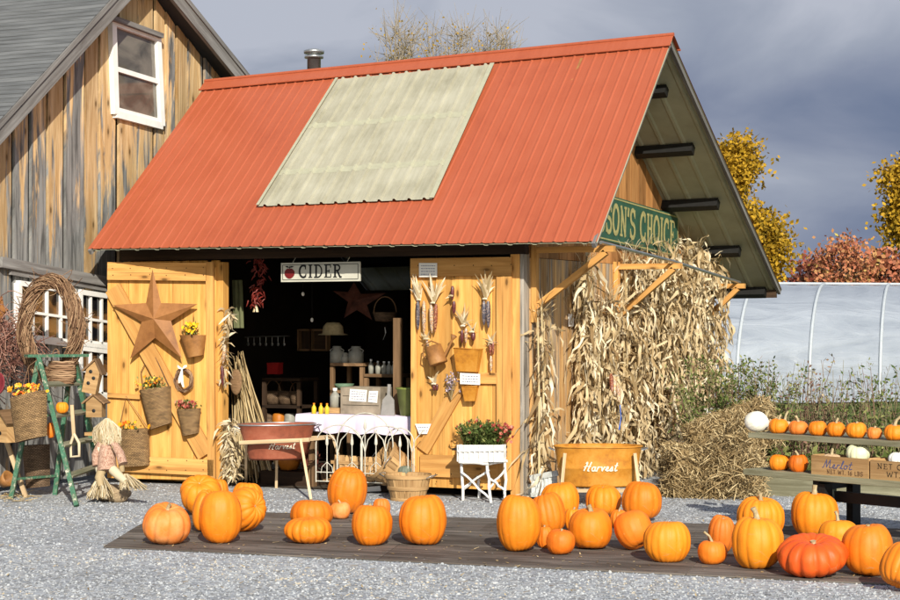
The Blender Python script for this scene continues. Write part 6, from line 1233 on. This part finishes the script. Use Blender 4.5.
lcrate('wooden crate lettered NET CONT at the right end of the seat', 870, 930, 19, [('NET CONT', .12, .58, .28, .7, 'ink', 0, .13), ('WT.', .28, .18, .28, .24, 'ink', 0, .13)])
G3 = None
pumpkin(846, 870, 439, 458, 'p_cream', 'cream-green white squash resting in the Merlot crate', group=G2, P=shelfP(858, .47, .13) + Zu * .105, stem=2, ribs=10, rd_=.04, tilt=15)
pumpkin(822, 842, 448, 462, 'p_tan', 'tan gourd with a long pale stem in the Merlot crate', group=G2, name='gourd', P=shelfP(832, .47, .13) + Zu * .06, stem=14, ribs=7, sr=1.4)
pumpkin(889, 912, 444, 460, 'p_white', 'whitish pumpkin cut off by the right edge, in the second crate', group=G2, P=shelfP(900, .47, .13) + Zu * .1, stem=6, ribs=9)

# ------------------------------------------------------------------ raised bed, weeds and shrubs
bp = lambda x, Y, z: (lambda p: V((p.x, Y, z)))(at(x, 400, 'Y', Y))
for i, (x0, x1, Y, zt, lb) in enumerate(((765, 835, 1.4, .22, 'short weathered timber edging the weed bed behind the bench'), (838, 1010, 1.2, .25, 'long pale timber edging the weed bed at the right'))):
    mb = MB(); mb.beam(bp(x0, Y, zt / 2), bp(x1, Y, zt / 2), .12, zt); t = props(obj('bed_timber', mb, M['bench']), lb, 'timber', 'timbers edging the weed bed')
def weedplant(label, P, hh, n, spread, mat, leafn, lfmat='gleaf', name='weed_plant', cat='weed', group='weeds behind the bench', ls=.05):
    t = thing(name, P, label, cat, group); mb, ml = MB(), MB(); P = V(P)
    for i in range(int(n * .62)):
        a = P + V((random.gauss(0, spread * .3), random.gauss(0, spread * .2), 0)); b = a + V((random.gauss(0, spread * .35), random.gauss(0, spread * .3), hh * random.uniform(.35, 1.0) ** .8)); m = a.lerp(b, .5) + rv(.05, .05, 0); mb.tube([a, m, b + rv(.1, .1, 0)], [.006, .004, .002], 4, None, False)
        for j in range(leafn):
            f = random.uniform(.25, 1.02); p = a.lerp(b, f) + rv(.04, .04, .02) * 1.2; leafquad(ml, p, ls * random.uniform(.5, 1.3), ls * .45, rv() + Zu * .3)
            if j % 3 == 0: mb.tube([a.lerp(b, f), p + rv(.03, .03, .05)], .0022, 3, None, False)
    obj('stems', mb, M['weed'], t); obj('leaves', ml, M[lfmat], t)
wl = [(737, 2.3, 1.2, 300, .75, 'gleaf', 40, 'green bush behind the hay bales at the end of the shed', 'shrub', 'shrub'), (719, 3.6, 1.1, 40, .5, 'gleaf', 24, 'narrow leafy bush against the far shed corner', 'shrub', 'shrub'),
      (772, 3.4, .5, 30, .4, 'gleaf', 12, 'low sparse green weeds behind the white pumpkin', None, None), (792, 2.6, 1.0, 60, .38, 'weed', 10, 'leftmost tall reddish-brown weed behind the table', None, None), (812, 2.6, 1.15, 80, .4, 'weed', 10, 'tallest reddish-brown weed with bare tips behind the table', None, None),
      (832, 2.7, .95, 60, .4, 'weed', 12, 'brown seedy weed between the red and green ones', None, None), (850, 2.5, 1.12, 70, .45, 'gleaf', 16, 'leafy green weed behind the fifth orange pumpkin', None, None), (874, 2.6, 1.0, 70, .45, 'gleaf', 14, 'green and brown weed behind the smallest pale pumpkin', None, None),
      (897, 2.5, 1.1, 70, .45, 'gleaf', 14, 'leafy weed at the right edge behind the table', None, None), (922, 2.6, 1.0, 50, .45, 'weed', 12, 'brown weed just beyond the right edge of the table', None, None)]
for px_, Y, hh, n, sp, lm, ln, lb, nm, ct in wl:
    weedplant(lb, bp(px_, Y, 0), hh * (1.08 if px_ > 780 else 1.05), n, sp, 'weed', ln, lm, *( (nm, ct, None) if nm else ()), )
mb = MB()
for i in range(26000):
    Y = random.uniform(1.45, 7); x_ = bp(random.uniform(735, 960), Y, 0).x
    if x_ < .7: continue
    p = V((x_, Y, 0)); hh = random.uniform(.05, .2); s_ = V((math.cos(i), math.sin(i), 0)) * .006; q = p + V((random.gauss(0, .04), random.gauss(0, .04), hh)); mb.add([p - s_, p + s_, q], [(0, 1, 2)], None, random.uniform(.2, 1))
props(obj('grass', mb, M['gleaf']), 'short green grass between the bench and the greenhouse', 'grass', None, 'stuff')
mb = MB()
for i in range(900):
    Y = random.uniform(1.5, 3.0); p = bp(random.uniform(765, 930), Y, random.uniform(.02, .35)); leafquad(mb, p, .1, .05, rv() + Zu * .3, random.uniform(.3, 1))
props(obj('undergrowth', mb, M['gleaf']), 'low leafy ground cover under the weeds behind the bench', 'ground cover', None, 'stuff')

# ------------------------------------------------------------------ plastic greenhouse tunnel
def gd(x, D, z=0): d = ray(x, 300); d = d / d.dot(VIEW) * D; p = CAM + d; p.z = z; return p
GD = 34.0; ga, gb = gd(640, GD), gd(1180, GD + 3.5); U = (gb - ga).normalized(); W2 = V((-U.y, U.x, 0)); W2 = W2 if W2.dot(VIEW) > 0 else -W2
W2 = (V((VIEW.x, VIEW.y, 0)) + RIGHT * .3).normalized()
gh = thing('greenhouse', (ga + gb) / 2, 'long low plastic-covered hoop greenhouse in front of the autumn trees', 'greenhouse'); Lg = (gb - ga).length; rx, rz_ = 3.4, 2.35
gp = lambda u, q, e=0: ga + U * u + W2 * (rx - (rx + e) * math.cos(q)) + Zu * (rz_ + e) * (math.sin(q) ** .85 if math.sin(q) > 0 else 0)
mb = MB(); nu, nq = 120, 26; vs_ = [gp(Lg * i / nu, math.pi * j / nq, .018 * math.sin(i * 1.3 + j) * math.sin(j * .7)) for i in range(nu + 1) for j in range(nq + 1)]
mb.add(vs_, [(i * (nq + 1) + j, (i + 1) * (nq + 1) + j, (i + 1) * (nq + 1) + j + 1, i * (nq + 1) + j + 1) for i in range(nu) for j in range(nq)], None, .5, True); obj('plastic_cover', mb, M['film'], gh)
u = .45
while u < Lg: mb = MB(); mb.tube([gp(u, math.pi * j / 30, .02) for j in range(31)], .035, 6); obj('hoop', mb, M['hoop'], gh); u += 1.55
mb = MB(); mb.tube([gp(0, math.pi / 2, .03), gp(Lg, math.pi / 2, .03)], .03, 6); obj('ridge_line', mb, M['hoop'], gh)
mb = MB(); mb.add([gp(Lg, math.pi * j / 20) for j in range(21)], [tuple(range(21))], None, .5); mb.add([gp(0, math.pi * j / 20) for j in range(21)], [tuple(range(20, -1, -1))], None, .5); obj('end_wall', mb, M['film'], gh)

# ------------------------------------------------------------------ trees
M['paletwig'] = plain('pale_twigs', C(.36, .3, .22), .9, .4, 6); M['bark'] = plain('bark', C(.13, .1, .08), .9, .5, 6)
def tree(label, P, hh, crown_c, crown_r, n_cl, leaf_n, leafmat, ls=.16, name='tree', trunk_r=.18, group='autumn trees beyond the shed', bare=False, cl=.75):
    t = thing(name, P, label, 'tree', group); P = V(P); mb, ml = MB(), MB(); cc = P + V(crown_c); rs = random.Random(int(abs(P.x) * 31 + hh * 7)); rr = lambda: V((rs.gauss(0, 1), rs.gauss(0, 1), rs.gauss(0, 1)))
    top = cc + V((0, 0, crown_r[2] * .6)); tr = [P, P.lerp(cc, .5) + V((rs.uniform(-.2, .2), 0, 0)), cc, top]; mb.tube(tr, [trunk_r, trunk_r * .75, trunk_r * .45, trunk_r * .1], 8, .5); cs = []
    for i in range(n_cl):
        d = rr().normalized() * rs.uniform(.3, 1) ** .6; c = cc + V((d.x * crown_r[0], d.y * crown_r[1], d.z * crown_r[2])); cs.append(c); f = rs.uniform(.15, .95); s_ = tr[1].lerp(top, f * .8)
        if bare: c = cc + V((d.x * crown_r[0], d.y * crown_r[1], crown_r[2] * rs.uniform(.1, .9)))
        mid = s_.lerp(c, .5) + V((rs.uniform(-.2, .2), rs.uniform(-.2, .2), -.15)); mb.tube([s_, mid, c], [trunk_r * .3, trunk_r * .18, .012], 5, .5)
        for j in range(6 if bare else 2): e_ = c + rr() * cl * .4 + V((0, 0, cl * .5 if bare else 0)); mb.tube([c, e_], [.01, .004], 4, .5)
        tn = rs.gauss(.5, .17)
        for j in range(leaf_n):
            p = c + V((rs.gauss(0, .42), rs.gauss(0, .42), rs.gauss(0, .36))) * cl; leafquad(ml, p, ls * rs.uniform(.6, 1.3), ls * .7, rv(), min(1, max(0, tn + rs.uniform(-.25, .25))))
    obj('trunk', mb, M['paletwig'] if bare else M['bark'], t); 
    if leaf_n: obj('crown', ml, M[leafmat], t)
def tcol(x, D, y_top, y_bot, xr):
    """ground point, crown centre and radii for a tree seen D metres away between photo rows"""
    g_ = gd(x, D); k = D / F; zt, zb_ = 1.65 + (318 - y_top) * k, 1.65 + (318 - y_bot) * k; return g_, zt, (0, 0, (zt + zb_) / 2), (xr * k, xr * k, (zt - zb_) / 2)
for (x, D, yt, yb, xr, ncl, ln, m, lb, ls, nm) in [(733, 62, 138, 205, 20, 34, 330, 'yleaf', 'upper yellow maple showing above the shed roof edge', .15, 'maple_tree'), (752, 58, 205, 300, 34, 60, 300, 'yleaf', 'broad yellow tree just right of the shed roof', .15, 'maple_tree'),
   (916, 55, 158, 255, 26, 60, 300, 'yleaf', 'yellow tree cut off by the right edge of the picture', .15, 'maple_tree'), (845, 85, 236, 300, 30, 60, 60, 'pleaf', 'red-pink tree rising highest above the greenhouse', .2, 'maple_tree'), (885, 90, 252, 305, 32, 55, 60, 'pleaf', 'lower reddish orange tree above the greenhouse at the right', .3, 'maple_tree'), (815, 92, 262, 305, 24, 36, 90, 'rleaf', 'dull rust-coloured tree between the yellow and the red one', .3, 'maple_tree')]:
    g_, zt, cc, crr = tcol(x, D, yt, yb, xr); tree(lb, g_, zt, cc, crr, ncl, int(ln * .55), m, ls * 1.1, nm, .25, cl=.72)
for (x, D, yt, xr, lb) in [(395, 60, 25, 26, 'nearly bare tree with the tallest twigs above the roof ridge'), (445, 62, 30, 30, 'bare twiggy tree behind the middle of the ridge'), (495, 64, 32, 26, 'bare tree with fine twigs behind the right half of the ridge')]:
    g_, zt, cc, crr = tcol(x, D, yt, 110, xr); tree(lb, g_, zt, cc, crr, 34, 4, 'yleaf', .1, 'bare_tree', .07, 'bare trees behind the shed', True, 1.0)
# far wooded skyline beyond the greenhouse
mb = MB()
for i in range(9000):
    x = random.uniform(-200, 1300); D = random.uniform(120, 150); g_ = gd(x, D); hh = 2.2 + 2.2 * noise.noise(V((x * .012, 0, 0))) + random.uniform(-.5, .5); leafquad(mb, g_ + V((0, 0, random.uniform(0, max(.8, hh)))), 1.1, .8, rv(), random.random() * .6)
props(obj('far_woods', mb, M['rleaf']), 'far strip of woods along the horizon', 'woods', None, 'stuff')
scene.render.resolution_x = 1024; scene.render.resolution_y = 683
